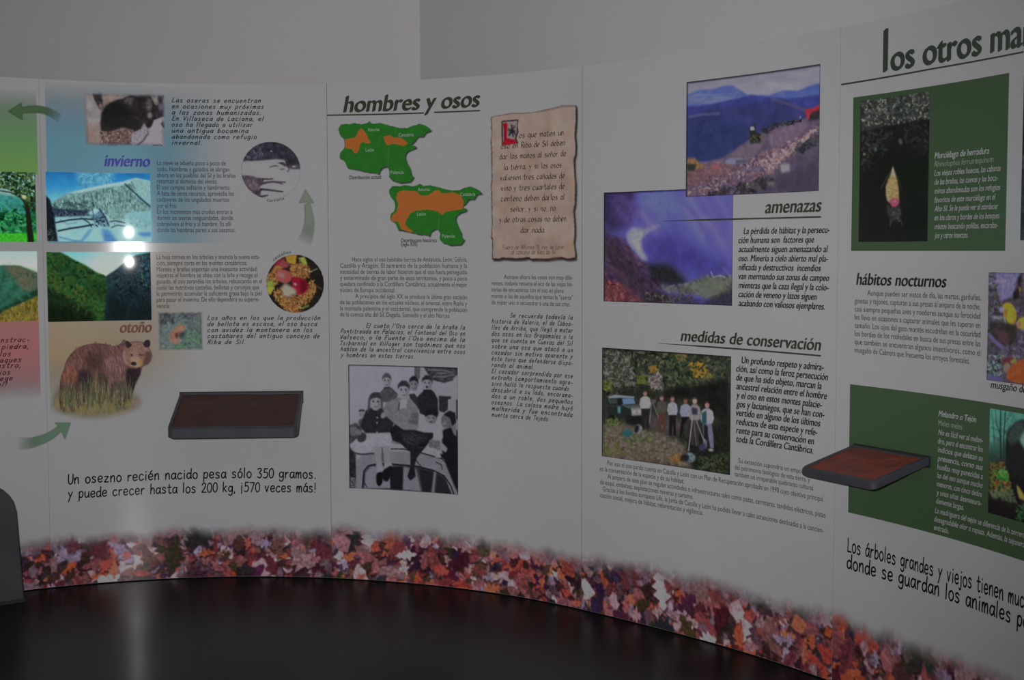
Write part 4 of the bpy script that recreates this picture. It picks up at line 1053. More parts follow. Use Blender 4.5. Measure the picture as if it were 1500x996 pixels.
for tx, x0, x1, y in (('os que maten un', 232, 482, 238), ('oso en Riba de Sil deben', 130, 490, 299), ('dar las manos al señor de', 122, 496, 358), ('la tierra, y si los osos', 147, 470, 418), ('valiesen tres cañados de', 126, 488, 477), ('vino y tres cuartales de', 130, 488, 535), ('centeno deben darlos al', 130, 486, 594), ('señor, y si no, no', 183, 438, 652), ('y de otras cosas no deben', 121, 497, 711), ('dar nada.', 240, 380, 770)):
    t.line(tx, x0 / V[2] + V[0], y / V[2] + V[1], x1 / V[2] + V[0], 5.2, hand=NIB)
for tx, x0, x1, y in (('Fuero de Alfonso IX, rey de León', 142, 482, 862), ('al concejo de Riba de Sil', 188, 436, 890)):
    t.line(tx, x0 / V[2] + V[0], y / V[2] + V[1], x1 / V[2] + V[0], 4.0, hand=dict(nib=(5, 0.75), gap=5))
t.done('blackletter_text', (44, 30, 30), o, 'old style lettering')

V = (480, 360, 3.689)
t = Ink(); t.para([('Hace siglos el oso habitaba tierras de Andalucía, León, Galicia,', 0, 133), 'Castilla y Aragón. El aumento de la población humana y la', 'necesidad de tierras de labor hicieron que el oso fuera perseguido', 'y exterminado de gran parte de esos territorios, y poco a poco', 'quedara confinado a la Cordillera Cantábrica, actualmente el mejor', ('núcleo de Europa occidental.', 365), ('A principios del siglo XX se produce la última gran escisión', 0, 150), 'de las poblaciones en los actuales núcleos, el oriental, entre Riaño y', 'la montaña palentina y el occidental, que comprende la población', ('de la cuenca alta del Sil, Degaña, Somiedo y el alto Narcea.', 663)], 68, 85, 381, 754, 4.2, V); t.done('paragraph_text', BODY, PC)
t = Ink(); t.para([("El cueto l'Oso cerca de la braña la", 0, 208), 'Pontitreada en Palacios, el Fontanal del Oso en', "Valseco, o la Fuente l'Oso encima de la", 'Tsibarnial en Villager son topónimos que nos', 'hablan de la ancestral convivencia entre osos', ('y hombres en estas tierras.', 470)], 70, 440, 600, 744, 3.9, V, hand=HAND_S); t.done('handwritten_text', DARK, PC)
t = Ink(); t.para([('Aunque ahora las cosas son muy dife-', 0, 953), 'rentes, todavía resuena el eco de las viejas his-', ('torias de encuentros con el oso en pleno', 1277), 'monte o las de aquellos que tenían la "suerte"', ('de matar uno o secuestrar a una de sus crías.', 1312)], 886, 178, 316, 1326, 4.2, V); t.done('paragraph_text', BODY, PC)
t = Ink(); t.para([('Se recuerda todavía la', 0, 985), 'historia de Valerio, el de Caboa-', 'lles de Arriba, que llegó a matar', 'dos osos en los Bragamales o la', 'que se cuenta en Cuevas del Sil', 'sobre una osa que atacó a un', 'cazador sin motivo aparente y', 'éste tuvo que defenderse dispa-', ('rando al animal.', 1115), 'El cazador sorprendido por ese', 'extraño comportamiento agre-', ('sivo halló la respuesta cuando', 1305), 'descubrió a su lado, encarama-', 'dos a un roble, dos pequeños', 'oseznos. La celosa madre huyó', 'malherida y fue encontrada', ('muerta cerca de Tejedo.', 1197)], 886, 384, 922, 1326, 4.0, V, hand=HAND_S); t.done('handwritten_text', DARK, PC)

# the old black and white photograph: children on the roof of a car with a small dead bear
V = (505, 530, 4.98)
im = Img((24, 22), (825, 40), (36, 925), (827, 965), V, seed=25, dens=520)
def G(v, b=4): return (v, v - 1, v + b)
im.fill(G(118, 6), 0.04, 80)
im.poly([(24, 22), (500, 30), (500, 300), (300, 360), (36, 460)], G(122, 8), 10, 0.04, 60)
im.poly([(500, 30), (545, 32), (540, 130), (500, 120)], G(70), 3, 0.3)
im.poly([(545, 32), (825, 40), (825, 320), (660, 300), (540, 140)], G(116, 6), 4, 0.06)
im.poly([(560, 32), (825, 40), (825, 90), (780, 130), (720, 150), (640, 135), (600, 90)], G(52), 4, 0.5, 14)
for q in ([(600, 60), (700, 60), (790, 80)], [(640, 110), (720, 110), (800, 90)], [(660, 84), (740, 84)]): im.line(q, 9, G(104), 3, 0.8)
im.line([(640, 130), (720, 150), (790, 128)], 8, G(30), 3)
im.poly([(680, 250), (775, 252), (772, 270), (750, 275), (748, 350), (720, 370), (682, 360)], G(36), 4, 0.3)
im.poly([(756, 275), (812, 272), (812, 360), (756, 350)], G(110, 6), 3); im.poly([(812, 275), (827, 275), (827, 420), (812, 420)], G(36), 3)
# the man at the left edge and the cap
im.poly([(30, 470), (80, 450), (120, 480), (130, 560), (60, 600), (30, 600)], G(56), 6, 0.4, 16); im.ell(64, 510, 30, 36, G(84), soft=6, tex=0.2)
im.ell(122, 362, 22, 10, G(30), soft=3); im.ell(122, 388, 20, 26, G(104, 6), soft=4); im.poly([(100, 430), (140, 410), (150, 470), (100, 470)], G(62), 5)
im.poly([(34, 620), (80, 680), (90, 925), (34, 925)], G(34), 6, 0.4, 20)
im.poly([(40, 840), (80, 850), (84, 920), (40, 918)], G(74), 4, 0.7, 8)
# the car
im.poly([(80, 925), (90, 720), (130, 684), (300, 660), (500, 655), (640, 680), (740, 740), (790, 830), (815, 965)], G(100, 6), 4, 0.08, 40, smooth=False)
im.poly([(130, 925), (140, 800), (170, 760), (240, 745), (520, 760), (640, 790), (720, 830), (780, 965)], G(50), 4, 0.3, 30)
im.line([(330, 640), (420, 640), (560, 670), (700, 705), (735, 735)], 8, G(28), 2)
im.line([(128, 925), (138, 800), (168, 762), (240, 748), (340, 750), (520, 765), (640, 792), (720, 830), (770, 900), (795, 965)], 9, G(22), 2)
im.poly([(142, 920), (150, 810), (185, 770), (230, 765), (325, 770), (325, 925), (142, 925)], G(104, 8), 4, 0.08)
im.poly([(325, 770), (420, 770), (416, 935), (325, 930)], G(24), 4, 0.2)
im.poly([(420, 770), (510, 780), (550, 945), (416, 935)], G(100, 8), 5, 0.15)
im.poly([(530, 780), (640, 800), (620, 955), (560, 945)], G(28), 5, 0.3); im.poly([(645, 800), (660, 805), (645, 955), (625, 955)], G(96), 3)
im.poly([(665, 815), (730, 850), (770, 960), (655, 955)], G(32), 5, 0.2)
im.line([(140, 880), (160, 920)], 6, G(30), 2); im.line([(510, 720), (570, 790)], 6, G(28), 2); im.line([(655, 730), (700, 750), (705, 785)], 7, G(40), 2); im.line([(735, 700), (742, 730), (700, 742)], 6, G(112), 2)
im.line([(40, 660), (120, 680), (210, 672)], 10, G(34), 3)
# the man at the right
im.poly([(710, 500), (760, 470), (825, 500), (827, 965), (780, 860), (730, 740), (700, 640)], G(22), 5, 0.3, 30)
im.poly([(770, 470), (815, 440), (812, 540), (795, 530)], G(92), 4)
im.ell(742, 430, 44, 58, G(78), 0.1, 4, 0.3); im.poly([(715, 385), (760, 355), (805, 370), (812, 440), (780, 470), (765, 410)], G(26), 4, 0.3)
im.poly([(710, 440), (735, 430), (735, 480), (712, 490)], G(104), 6, 0.2); im.line([(712, 470), (735, 466)], 5, G(40), 2)
def face(cx, cy, w, h, tone=116, hair=38, tilt=0.0):
    im.ell(cx, cy, w, h, G(tone, 6), tilt, 3, 0.05)
    im.poly([(cx + w * 0.45, cy - h * 0.4), (cx + w * 0.95, cy - h * 0.2), (cx + w * 0.8, cy + h * 0.6), (cx + w * 0.3, cy + h * 0.9)], G(tone - 24, 5), 6, alpha=0.8)
    im.poly([(cx - w * 1.05, cy - h * 0.15), (cx - w * 0.95, cy - h * 0.8), (cx - w * 0.3, cy - h * 1.22), (cx + w * 0.5, cy - h * 1.2), (cx + w * 1.05, cy - h * 0.7), (cx + w * 1.08, cy + h * 0.1), (cx + w * 0.85, cy - h * 0.35), (cx + w * 0.2, cy - h * 0.58), (cx - w * 0.6, cy - h * 0.5)], G(hair), 3, 0.3, 8)
    for sx in (-0.42, 0.36): im.ell(cx + sx * w, cy - h * 0.08, w * 0.16, h * 0.08, G(26), soft=1.5); im.line([(cx + sx * w - w * 0.2, cy - h * 0.26), (cx + sx * w + w * 0.2, cy - h * 0.28)], 3, G(66), 1.5)
    im.line([(cx - w * 0.02, cy - h * 0.05), (cx - w * 0.05, cy + h * 0.28), (cx + w * 0.1, cy + h * 0.3)], 3, G(88), 1.5)
    im.line([(cx - w * 0.26, cy + h * 0.54), (cx, cy + h * 0.58), (cx + w * 0.26, cy + h * 0.52)], 5, G(52), 1.5)
# back row
im.poly([(250, 230), (280, 195), (330, 190), (380, 240), (360, 300), (270, 300)], G(62), 4, 0.25, 10)
face(298, 145, 31, 48, 114, 60); im.poly([(275, 190), (320, 185), (322, 200), (280, 206)], G(50), 2)
im.poly([(460, 240), (500, 235), (540, 290), (530, 350), (470, 300)], G(40), 4, 0.2); face(494, 168, 32, 50, 100, 26)
im.poly([(520, 260), (560, 220), (640, 215), (672, 270), (676, 370), (600, 400), (540, 380), (525, 320)], G(30), 4, 0.25, 14)
face(594, 160, 38, 50, 112, 36); im.poly([(565, 205), (628, 205), (632, 222), (565, 225)], G(26), 2)
im.ell(592, 186, 8, 9, G(40), soft=2)
# the boy in the jacket
im.poly([(300, 300), (380, 262), (470, 270), (520, 330), (530, 420), (520, 500), (400, 500), (300, 430), (270, 350)], G(96, 4), 4, 0.16, 14)
im.poly([(400, 280), (450, 270), (440, 340), (390, 350)], G(122, 6), 4); im.line([(388, 300), (384, 360)], 7, G(40), 2)
im.poly([(470, 380), (530, 370), (525, 470), (440, 480), (470, 420)], G(76), 6, 0.3, 10); im.line([(300, 330), (340, 380), (400, 430)], 4, G(70), 3, 0.7)
face(420, 214, 42, 60, 118, 40)
im.ell(420, 470, 36, 20, G(112), 0.2, 4); im.poly([(360, 440), (440, 450), (540, 470), (520, 490), (400, 490)], G(100), 5, 0.1)
# the girl in the dark coat and white skirt
im.poly([(150, 360), (200, 330), (270, 345), (290, 400), (350, 450), (330, 530), (150, 525), (110, 480)], G(34), 4, 0.25, 12)
im.poly([(40, 610), (90, 560), (140, 530), (330, 520), (330, 615), (210, 630), (150, 670), (80, 664)], G(124, 6), 3, 0.07, 20)
im.ell(122, 556, 32, 38, G(48), 0.5, 4, 0.3); im.ell(100, 520, 22, 20, G(92), soft=4)
face(220, 300, 42, 60, 116, 50); im.poly([(176, 250), (200, 230), (250, 230), (262, 270), (222, 262), (186, 276)], G(46), 4, 0.3)
im.poly([(168, 270), (182, 250), (180, 350), (160, 380)], G(60), 4); im.poly([(256, 265), (270, 290), (270, 350), (258, 340)], G(56), 4)
for y in (412, 450, 520): im.ell(230, y, 6, 6, G(120), soft=1.5)
im.ell(275, 395, 18, 24, G(108), 0.4, 4)
im.line([(232, 622), (236, 680), (242, 748)], 46, G(110, 5), 4, taper=34); im.line([(298, 620), (300, 680), (304, 742)], 46, G(110, 5), 4, taper=34); im.line([(266, 626), (270, 690), (274, 740)], 8, G(48), 4, 0.8)
im.poly([(222, 745), (265, 738), (280, 810), (232, 820)], G(116, 6), 3); im.poly([(282, 738), (330, 735), (345, 770), (280, 790)], G(116, 6), 3)
im.poly([(228, 820), (270, 812), (270, 880), (248, 910), (228, 890)], G(16), 3, smooth=True); im.poly([(275, 795), (340, 765), (318, 860), (290, 876), (272, 850)], G(20), 3, smooth=True)
im.line([(330, 590), (420, 605)], 10, G(84), 3)
# the bear across the roof
im.poly([(320, 500), (360, 460), (420, 500), (500, 500), (580, 520), (640, 515), (640, 550), (600, 600), (560, 650), (520, 700), (500, 760), (508, 840), (470, 870), (448, 840), (470, 760), (470, 660), (430, 630), (400, 600), (340, 580)], G(26), 4, 0.4, 12)
im.poly([(400, 520), (520, 520), (560, 560), (500, 620), (420, 590)], G(44), 14, 0.3, 10, 0.8)
im.speck([(390, 510), (600, 520), (560, 640), (420, 620)], 80, (4, 9), [G(24), G(40), G(52)], alpha=0.5, rot=0.6)
# the little one in white
im.poly([(545, 490), (590, 440), (660, 450), (700, 490), (712, 550), (690, 575), (640, 560), (640, 520), (560, 505)], G(118, 6), 3, 0.08)
face(622, 415, 42, 44, 104, 28); im.poly([(570, 390), (590, 350), (650, 345), (680, 370), (672, 400), (620, 372), (588, 400)], G(24), 4, 0.4, 8); im.ell(622, 440, 12, 5, G(50), soft=2)
im.poly([(610, 570), (690, 575), (695, 640), (650, 650), (605, 620)], G(84), 4, 0.3); im.poly([(690, 575), (745, 630), (735, 660), (690, 640)], G(108, 5), 4)
im.poly([(595, 640), (640, 625), (690, 660), (690, 700), (660, 700), (640, 680), (600, 665)], G(118, 6), 3, 0.2); im.poly([(690, 670), (745, 680), (740, 720), (700, 700)], G(22), 3)
im.grain(0.05, 4); im.blur(0.8)
im.frame_shade(9, (22, 20, 24), 'tl'); im.frame_shade(3, (30, 28, 32), 'br')
im.place('photograph', M_PRINT, PC, 'black and white photograph of children sitting on a car roof')

# ---- amenazas and medidas de conservación
V = (860, 80, 4.0541)
V2 = (860, 270, 4.0541)
im = Img((101, 47), (867, 18), (98, 695), (862, 721), V2, seed=31, dens=520)
im.fill((78, 76, 142), 0.1, 120)
im.poly([(100, 40), (290, 40), (270, 160), (230, 260), (100, 300)], (48, 40, 74), 24, 0.25, 30)
im.poly([(150, 60), (260, 60), (330, 200), (240, 250), (160, 200)], (74, 60, 110), 26, 0.25, 30, 0.7)
for i in range(26):
    x = im.rs.uniform(260, 860); y = im.rs.uniform(30, 420)
    im.line([(x, y), (x + 60, y + 80), (x + 130, y + 200)], im.rs.uniform(16, 44), [(98, 98, 178), (108, 86, 160), (84, 100, 176), (120, 112, 180), (94, 80, 150)][i % 5], 12, 0.45, 10)
im.poly([(290, 30), (480, 20), (560, 150), (450, 200), (330, 140)], (88, 98, 182), 26, 0.15, 30, 0.7)
im.poly([(330, 330), (520, 290), (700, 420), (860, 480), (840, 560), (600, 540), (420, 480), (330, 420)], (52, 48, 108), 40, 0.2, 40, 0.85)
im.poly([(98, 280), (200, 320), (260, 380), (330, 440), (400, 520), (440, 640), (500, 721), (98, 700)], (56, 42, 66), 16, 0.4, 18)
im.speck([(100, 300), (230, 330), (420, 540), (480, 700), (100, 690)], 260, (8, 22), [(80, 54, 74), (48, 36, 56), (98, 62, 80), (64, 50, 76), (36, 30, 42)], alpha=0.5, rot=0.9)
im.poly([(98, 560), (180, 580), (260, 640), (330, 700), (98, 700)], (84, 46, 52), 16, 0.4, 12, 0.85)
im.speck([(100, 570), (200, 590), (330, 700), (100, 700)], 120, (5, 14), [(112, 58, 62), (86, 44, 50), (60, 34, 40), (124, 74, 74)], alpha=0.7)
im.poly([(120, 320), (200, 380), (300, 520), (360, 640), (330, 690), (200, 560), (110, 420)], (42, 36, 40), 20, 0.3, 20, 0.6)
im.poly([(350, 470), (480, 470), (560, 540), (600, 580), (520, 610), (420, 590), (370, 540)], (30, 30, 34), 18, 0.3, 20)
im.poly([(420, 600), (520, 610), (600, 580), (700, 540), (862, 540), (862, 640), (760, 680), (640, 650), (520, 640)], (72, 76, 72), 8, 0.35, 12)
im.speck([(430, 600), (600, 585), (720, 540), (855, 550), (840, 640), (700, 670), (460, 640)], 120, (7, 18), [(88, 90, 80), (60, 62, 58), (104, 96, 92), (72, 70, 70), (96, 104, 92)], alpha=0.6)
im.poly([(600, 600), (700, 560), (850, 570), (780, 660), (690, 668)], (88, 94, 84), 10, 0.15, 20, 0.8)
im.line([(600, 600), (640, 640), (700, 668), (780, 640)], 5, (120, 120, 112), 2, 0.6)
im.line([(730, 515), (745, 550), (790, 540), (820, 555)], 7, (122, 120, 140), 2); im.line([(800, 490), (850, 545)], 5, (104, 100, 140), 2, 0.7)
im.poly([(340, 640), (420, 640), (560, 660), (690, 690), (862, 620), (862, 721), (330, 700)], (34, 32, 34), 14, 0.4, 14, 0.8)
im.speck([(340, 640), (600, 650), (640, 710), (340, 700)], 60, (6, 14), [(74, 70, 64), (50, 46, 46), (90, 80, 76)], alpha=0.6)
im.poly([(235, 330), (232, 290), (270, 255), (340, 262), (420, 238), (430, 244), (360, 285), (318, 320), (318, 380), (355, 440), (350, 455), (320, 445), (280, 400)], (112, 112, 168), 9, 0.15, 20)
im.poly([(245, 320), (280, 275), (320, 285), (310, 340), (320, 400), (345, 445), (320, 440), (290, 390)], (134, 134, 168), 12, 0.25, 10, 0.85)
im.ell(270, 310, 34, 40, (120, 126, 178), soft=14, alpha=0.6)
im.grain(0.05, 5); im.blur(1.2); im.frame_shade(10, (24, 20, 30), 'tl'); im.frame_shade(4, (26, 22, 36), 'br')
im.place('photograph', M_PRINT, PD, 'blue hazy photograph of smoke rising on a mountain slope', off=0.0006)

im = Img((587, 163), (1381, 57), (592, 846), (1382, 808), V, seed=32, dens=520)     # the open cast mine
im.grad([(100, (104, 104, 122)), (200, (122, 120, 132)), (300, (124, 124, 140))], 0.1, 60)
im.speck([(700, 150), (1380, 70), (1380, 200), (800, 200)], 40, (20, 50), [(132, 128, 132), (118, 116, 126), (112, 112, 128)], asp=2.4, rot=-0.1, alpha=0.4, soft=8)
im.poly([(587, 240), (660, 210), (740, 205), (800, 185), (850, 182), (900, 215), (940, 240), (1050, 240), (1080, 300), (587, 330)], (72, 86, 136), 3, 0.12, 30)
im.poly([(1050, 246), (1150, 214), (1240, 215), (1320, 185), (1381, 172), (1381, 260), (1100, 290)], (70, 84, 140), 3, 0.12, 30)
im.speck([(600, 250), (760, 230), (860, 230), (900, 270), (600, 300)], 50, (10, 24), [(104, 110, 146), (88, 96, 138)], asp=2.6, rot=-0.15, alpha=0.6, soft=3)
im.poly([(587, 310), (700, 300), (860, 262), (960, 240), (1040, 250), (1180, 262), (1381, 240), (1381, 340), (587, 420)], (52, 56, 110), 4, 0.15, 40)
im.poly([(587, 370), (760, 310), (900, 300), (1050, 275), (1120, 262), (1280, 320), (1381, 310), (1381, 460), (900, 640), (587, 640)], (48, 50, 92), 6, 0.18, 50)
im.poly([(587, 440), (700, 400), (900, 380), (960, 480), (860, 600), (587, 640)], (38, 48, 84), 20, 0.2, 40, 0.8)
im.line([(1080, 262), (1200, 300), (1290, 330)], 7, (110, 96, 110), 4, 0.7); im.line([(600, 372), (680, 355), (780, 350)], 12, (100, 98, 128), 4, 0.6)
im.poly([(690, 640), (800, 610), (900, 540), (1000, 470), (1120, 420), (1200, 400), (1290, 380), (1381, 330), (1381, 808), (592, 846), (592, 700)], (82, 70, 88), 4, 0.25, 26)
im.poly([(1060, 480), (1180, 420), (1320, 400), (1240, 500), (1100, 560)], (98, 84, 100), 8, 0.15, 20)
im.poly([(840, 600), (960, 520), (1060, 480), (1000, 590), (900, 640)], (92, 82, 92), 10, 0.15, 20, 0.8)
im.speck([(592, 700), (760, 640), (1000, 600), (1381, 420), (1381, 500), (1200, 640), (1000, 800), (592, 840)], 800, (4, 11), [(112, 86, 92), (76, 58, 66), (124, 104, 106), (96, 70, 78), (60, 50, 60), (134, 116, 116), (104, 76, 76)], alpha=0.75)
im.poly([(592, 680), (800, 640), (900, 660), (760, 720), (592, 790)], (98, 70, 74), 12, 0.3, 16, 0.7)
im.poly([(1000, 760), (1140, 660), (1260, 570), (1381, 540), (1381, 808), (960, 826)], (70, 62, 80), 12, 0.2, 30, 0.9)
im.poly([(980, 800), (1200, 700), (1381, 640), (1381, 808), (960, 826)], (50, 44, 58), 24, 0.3, 30, 0.6)
im.speck([(990, 620), (1130, 580), (1260, 500), (1381, 420), (1340, 470), (1160, 620), (1080, 700)], 130, (6, 15), [(134, 112, 112), (120, 98, 100), (144, 126, 126)], alpha=0.8)
im.speck([(800, 800), (1000, 740), (1120, 740), (1100, 780), (900, 826), (700, 840)], 90, (8, 20), [(34, 34, 40), (46, 44, 50), (60, 54, 58)], alpha=0.8)
im.speck([(1230, 530), (1381, 480), (1381, 540), (1240, 580)], 50, (7, 16), [(40, 42, 48), (56, 54, 60)], alpha=0.8)
im.poly([(1138, 650), (1195, 645), (1200, 690), (1145, 700)], (120, 116, 124), 4, 0.15); im.poly([(1060, 750), (1110, 750), (1110, 780), (1060, 775)], (92, 86, 94), 6, 0.3)
im.poly([(810, 630), (840, 612), (940, 618), (944, 640), (860, 650), (815, 645)], (104, 106, 128), 3); im.poly([(870, 625), (940, 620), (944, 640), (880, 648)], (70, 72, 86), 3)
im.poly([(590, 615), (640, 612), (665, 640), (700, 655), (690, 672), (640, 680), (600, 690)], (110, 86, 60), 4, 0.3, 8); im.poly([(595, 650), (650, 650), (640, 690), (600, 690)], (40, 46, 40), 4)
im.ell(760, 664, 26, 18, (120, 76, 80), soft=5)
im.speck([(1010, 450), (1130, 400), (1260, 385), (1270, 400), (1130, 425), (1040, 470)], 60, (5, 11), [(36, 38, 42), (50, 46, 50), (30, 34, 36)], alpha=0.9)
im.poly([(950, 425), (980, 425), (985, 400), (990, 460), (1020, 470), (1020, 520), (960, 530), (955, 480)], (36, 38, 36), 3, 0.3); im.poly([(955, 428), (980, 426), (982, 448), (957, 450)], (132, 130, 134), 2)
im.speck([(955, 470), (1020, 470), (1020, 530), (958, 530)], 20, (5, 9), [(76, 72, 44), (30, 30, 32), (58, 60, 50)])
im.line([(975, 400), (980, 430)], 5, (40, 40, 46), 1.5)
im.poly([(1285, 330), (1310, 322), (1340, 320), (1381, 296), (1381, 325), (1325, 350), (1318, 385), (1300, 375)], (158, 40, 52), 3, 0.15); im.poly([(1300, 345), (1318, 345), (1318, 380), (1305, 378)], (180, 50, 56), 2)
im.poly([(1320, 350), (1381, 326), (1381, 385), (1310, 395)], (44, 38, 42), 6, 0.4); im.ell(1258, 372, 6, 5, (130, 130, 140), soft=2)
im.grain(0.05, 4); im.blur(0.8); im.frame_shade(10, (24, 20, 26), 'tl'); im.frame_shade(4, (36, 30, 38), 'br')
im.place('photograph', M_PRINT, PD, 'photograph of an open quarry with machines before blue mountains', off=0.0009)

t = Ink(); t.line('amenazas', 1120.7, 312.4, 1204, 12.4, **INKB); t.bar([(971, 323.8), (1072, 321), (1203, 317.6)], 2.4, taper=0.2)
t.done('heading_text', TITLE, PD, 'dark heading amenazas with a long rule')
t = Ink(); t.para([('La pérdida de hábitat y la persecu-', 1442, 930), ('ción humana son  factores que', 1350), ('actualmente siguen amenazando al', 1432), ('oso. Minería a cielo abierto mal pla-', 1433), ('nificada y destructivos  incendios', 1390), ('van mermando sus zonas de campeo', 1440), ('mientras que la caza ilegal y la colo-', 1437), ('cación de veneno y lazos siguen', 1365), ('acabando con valiosos ejemplares.', 1413)], 900, 296, 722, 1440, 6.0, V2, shear=0.2, bold=0.03); t.done('paragraph_text', DARK, PD)

V = (875, 500, 4.98)                                 # the team with the jeep
im = Img((40, 45), (980, 110), (30, 838), (966, 974), V, seed=33, dens=520)
im.fill((40, 42, 36), 0.3, 30)
TR = [(60, 66, 48), (44, 52, 36), (76, 80, 58), (34, 40, 30), (54, 62, 50), (84, 86, 66), (28, 32, 26), (24, 26, 24)]
im.speck([(40, 45), (980, 110), (970, 330), (600, 330), (480, 360), (40, 400)], 900, (8, 20), TR, alpha=0.8)
im.speck([(45, 80), (200, 80), (260, 200), (280, 330), (60, 330)], 330, (5, 13), [(100, 98, 92), (76, 78, 70), (112, 108, 104), (56, 60, 52), (44, 48, 42)], alpha=0.8)
im.speck([(360, 280), (430, 220), (470, 260), (460, 360), (380, 330)], 110, (5, 12), [(116, 104, 106), (92, 84, 84), (126, 116, 116), (70, 64, 64)], alpha=0.85)
im.speck([(490, 120), (760, 120), (760, 260), (600, 330), (500, 220)], 200, (7, 16), [(54, 66, 44), (42, 54, 38), (68, 78, 48), (32, 42, 32), (24, 30, 26)], alpha=0.8)
im.speck([(660, 170), (740, 140), (790, 210), (780, 260), (700, 260)], 60, (6, 14), [(150, 112, 34), (124, 96, 36), (110, 92, 40)], alpha=0.85); im.speck([(370, 190), (430, 180), (430, 220), (380, 230)], 24, (6, 12), [(130, 96, 34), (104, 84, 36)], alpha=0.85)
im.speck([(280, 250), (340, 250), (360, 310), (290, 310)], 40, (6, 12), [(84, 90, 42), (66, 76, 38)], alpha=0.8); im.speck([(50, 290), (110, 290), (110, 360), (50, 360)], 36, (6, 12), [(96, 100, 46), (70, 76, 38)], alpha=0.8)
im.speck([(560, 90), (640, 100), (640, 140), (560, 130)], 20, (6, 12), [(120, 96, 44), (100, 84, 44)], alpha=0.7); im.speck([(790, 230), (860, 240), (840, 270), (780, 265)], 20, (6, 12), [(116, 102, 44), (88, 86, 44)], alpha=0.7)
im.poly([(480, 370), (560, 330), (700, 330), (800, 300), (960, 270), (960, 600), (860, 560), (700, 420), (480, 420)], (22, 22, 20), 18, 0.4, 30)
im.poly([(150, 340), (330, 330), (480, 400), (480, 440), (280, 420), (150, 400)], (34, 34, 28), 14, 0.4, 20, 0.85)
im.poly([(330, 540), (560, 540), (640, 600), (560, 690), (380, 640)], (70, 60, 62), 20, 0.3, 20, 0.8)
im.poly([(36, 600), (160, 590), (320, 650), (460, 670), (600, 740), (680, 800), (680, 930), (30, 838)], (84, 76, 66), 14, 0.3, 14)
im.speck([(36, 640), (300, 640), (460, 670), (660, 760), (640, 900), (34, 838)], 420, (5, 14), [(104, 92, 84), (72, 70, 50), (92, 80, 76), (80, 86, 54), (60, 52, 48), (112, 102, 94)], alpha=0.65)
im.speck([(40, 740), (140, 740), (220, 830), (40, 830)], 90, (5, 12), [(84, 88, 48), (68, 72, 42), (94, 90, 54)], alpha=0.7); im.speck([(170, 660), (370, 660), (400, 740), (200, 740)], 90, (5, 12), [(70, 82, 50), (54, 62, 40), (88, 92, 62)], alpha=0.7)
im.poly([(640, 700), (966, 560), (966, 970), (700, 930), (640, 860)], (26, 28, 24), 24, 0.4, 20)
im.speck([(720, 850), (960, 800), (960, 960), (740, 930)], 150, (6, 14), [(50, 60, 38), (40, 48, 32), (64, 70, 46), (30, 34, 26)], alpha=0.7)
im.speck([(520, 820), (620, 830), (600, 890), (520, 880)], 36, (6, 14), [(124, 86, 40), (96, 68, 36)], alpha=0.7)
# jeep
im.poly([(75, 440), (80, 400), (130, 392), (265, 405), (275, 470), (320, 490), (322, 590), (230, 600), (215, 560), (80, 560)], (30, 36, 32), 3, 0.2)
im.poly([(80, 402), (130, 390), (266, 404), (264, 416), (176, 412), (84, 416)], (112, 122, 130), 2); im.poly([(178, 416), (262, 416), (272, 456), (186, 462)], (86, 108, 140), 2, 0.1); im.poly([(150, 418), (172, 418), (174, 462), (150, 460)], (20, 22, 22), 2)
im.poly([(190, 468), (290, 460), (312, 478), (230, 486)], (64, 72, 70), 3); im.poly([(240, 488), (314, 482), (318, 540), (246, 545)], (118, 112, 116), 4, 0.2, 8); im.poly([(145, 476), (166, 474), (166, 524), (148, 524)], (70, 116, 120), 3)
im.poly([(226, 545), (318, 545), (320, 600), (240, 610)], (22, 22, 24), 4); im.line([(178, 462), (232, 486), (300, 480)], 4, (96, 100, 100), 1); im.line([(84, 470), (200, 476), (226, 492)], 3, (70, 76, 74), 1); im.ell(262, 515, 10, 12, (140, 138, 140), soft=2); im.ell(300, 512, 9, 12, (140, 138, 140), soft=2); im.poly([(88, 424), (140, 420), (142, 452), (90, 456)], (52, 60, 60), 2); im.ell(105, 560, 24, 26, (20, 20, 20), soft=3); im.ell(222, 570, 20, 34, (26, 26, 26), soft=3)
im.line([(86, 440), (86, 400)], 4, (90, 96, 90), 1)
im.speck([(60, 560), (140, 545), (150, 610), (70, 620)], 40, (5, 11), [(84, 98, 52), (60, 74, 40)], alpha=0.8)
def man(x, top, foot, w, shirt, legs, skin=(132, 96, 84), lean=0):
    h = foot - top; hd = h * 0.066
    im.poly([(x - w * 0.42, top + h * 0.46), (x + w * 0.42, top + h * 0.46), (x + w * 0.4 + lean, top + h * 0.72), (x + w * 0.46 + lean, foot), (x + w * 0.1 + lean, foot), (x + w * 0.02, top + h * 0.64), (x - w * 0.12 + lean * 0.4, foot - 4), (x - w * 0.46 + lean * 0.4, foot - 4)], legs, 2.5, 0.2)
    im.poly([(x - w * 0.2, top + h * 0.14), (x + w * 0.2, top + h * 0.14), (x + w * 0.56, top + h * 0.2), (x + w * 0.68, top + h * 0.36), (x + w * 0.5, top + h * 0.47), (x - w * 0.5, top + h * 0.47), (x - w * 0.68, top + h * 0.36), (x - w * 0.56, top + h * 0.2)], shirt, 2.5, 0.15, 10)
    im.ell(x, top + hd, hd * 0.78, hd * 1.1, skin, 0, 2); im.poly([(x - hd * 0.8, top + hd * 0.8), (x - hd * 0.5, top - 2), (x + hd * 0.5, top - 2), (x + hd * 0.8, top + hd * 0.7), (x, top + hd * 0.35)], (52, 44, 42), 2)
man(343, 362, 636, 62, (132, 134, 130), (30, 30, 30))
im.line([(390, 440), (372, 600)], 5, (110, 110, 112), 1.5); im.line([(395, 440), (470, 640)], 5, (116, 112, 112), 1.5); im.poly([(385, 425), (420, 425), (420, 450), (390, 450)], (80, 70, 74), 3)
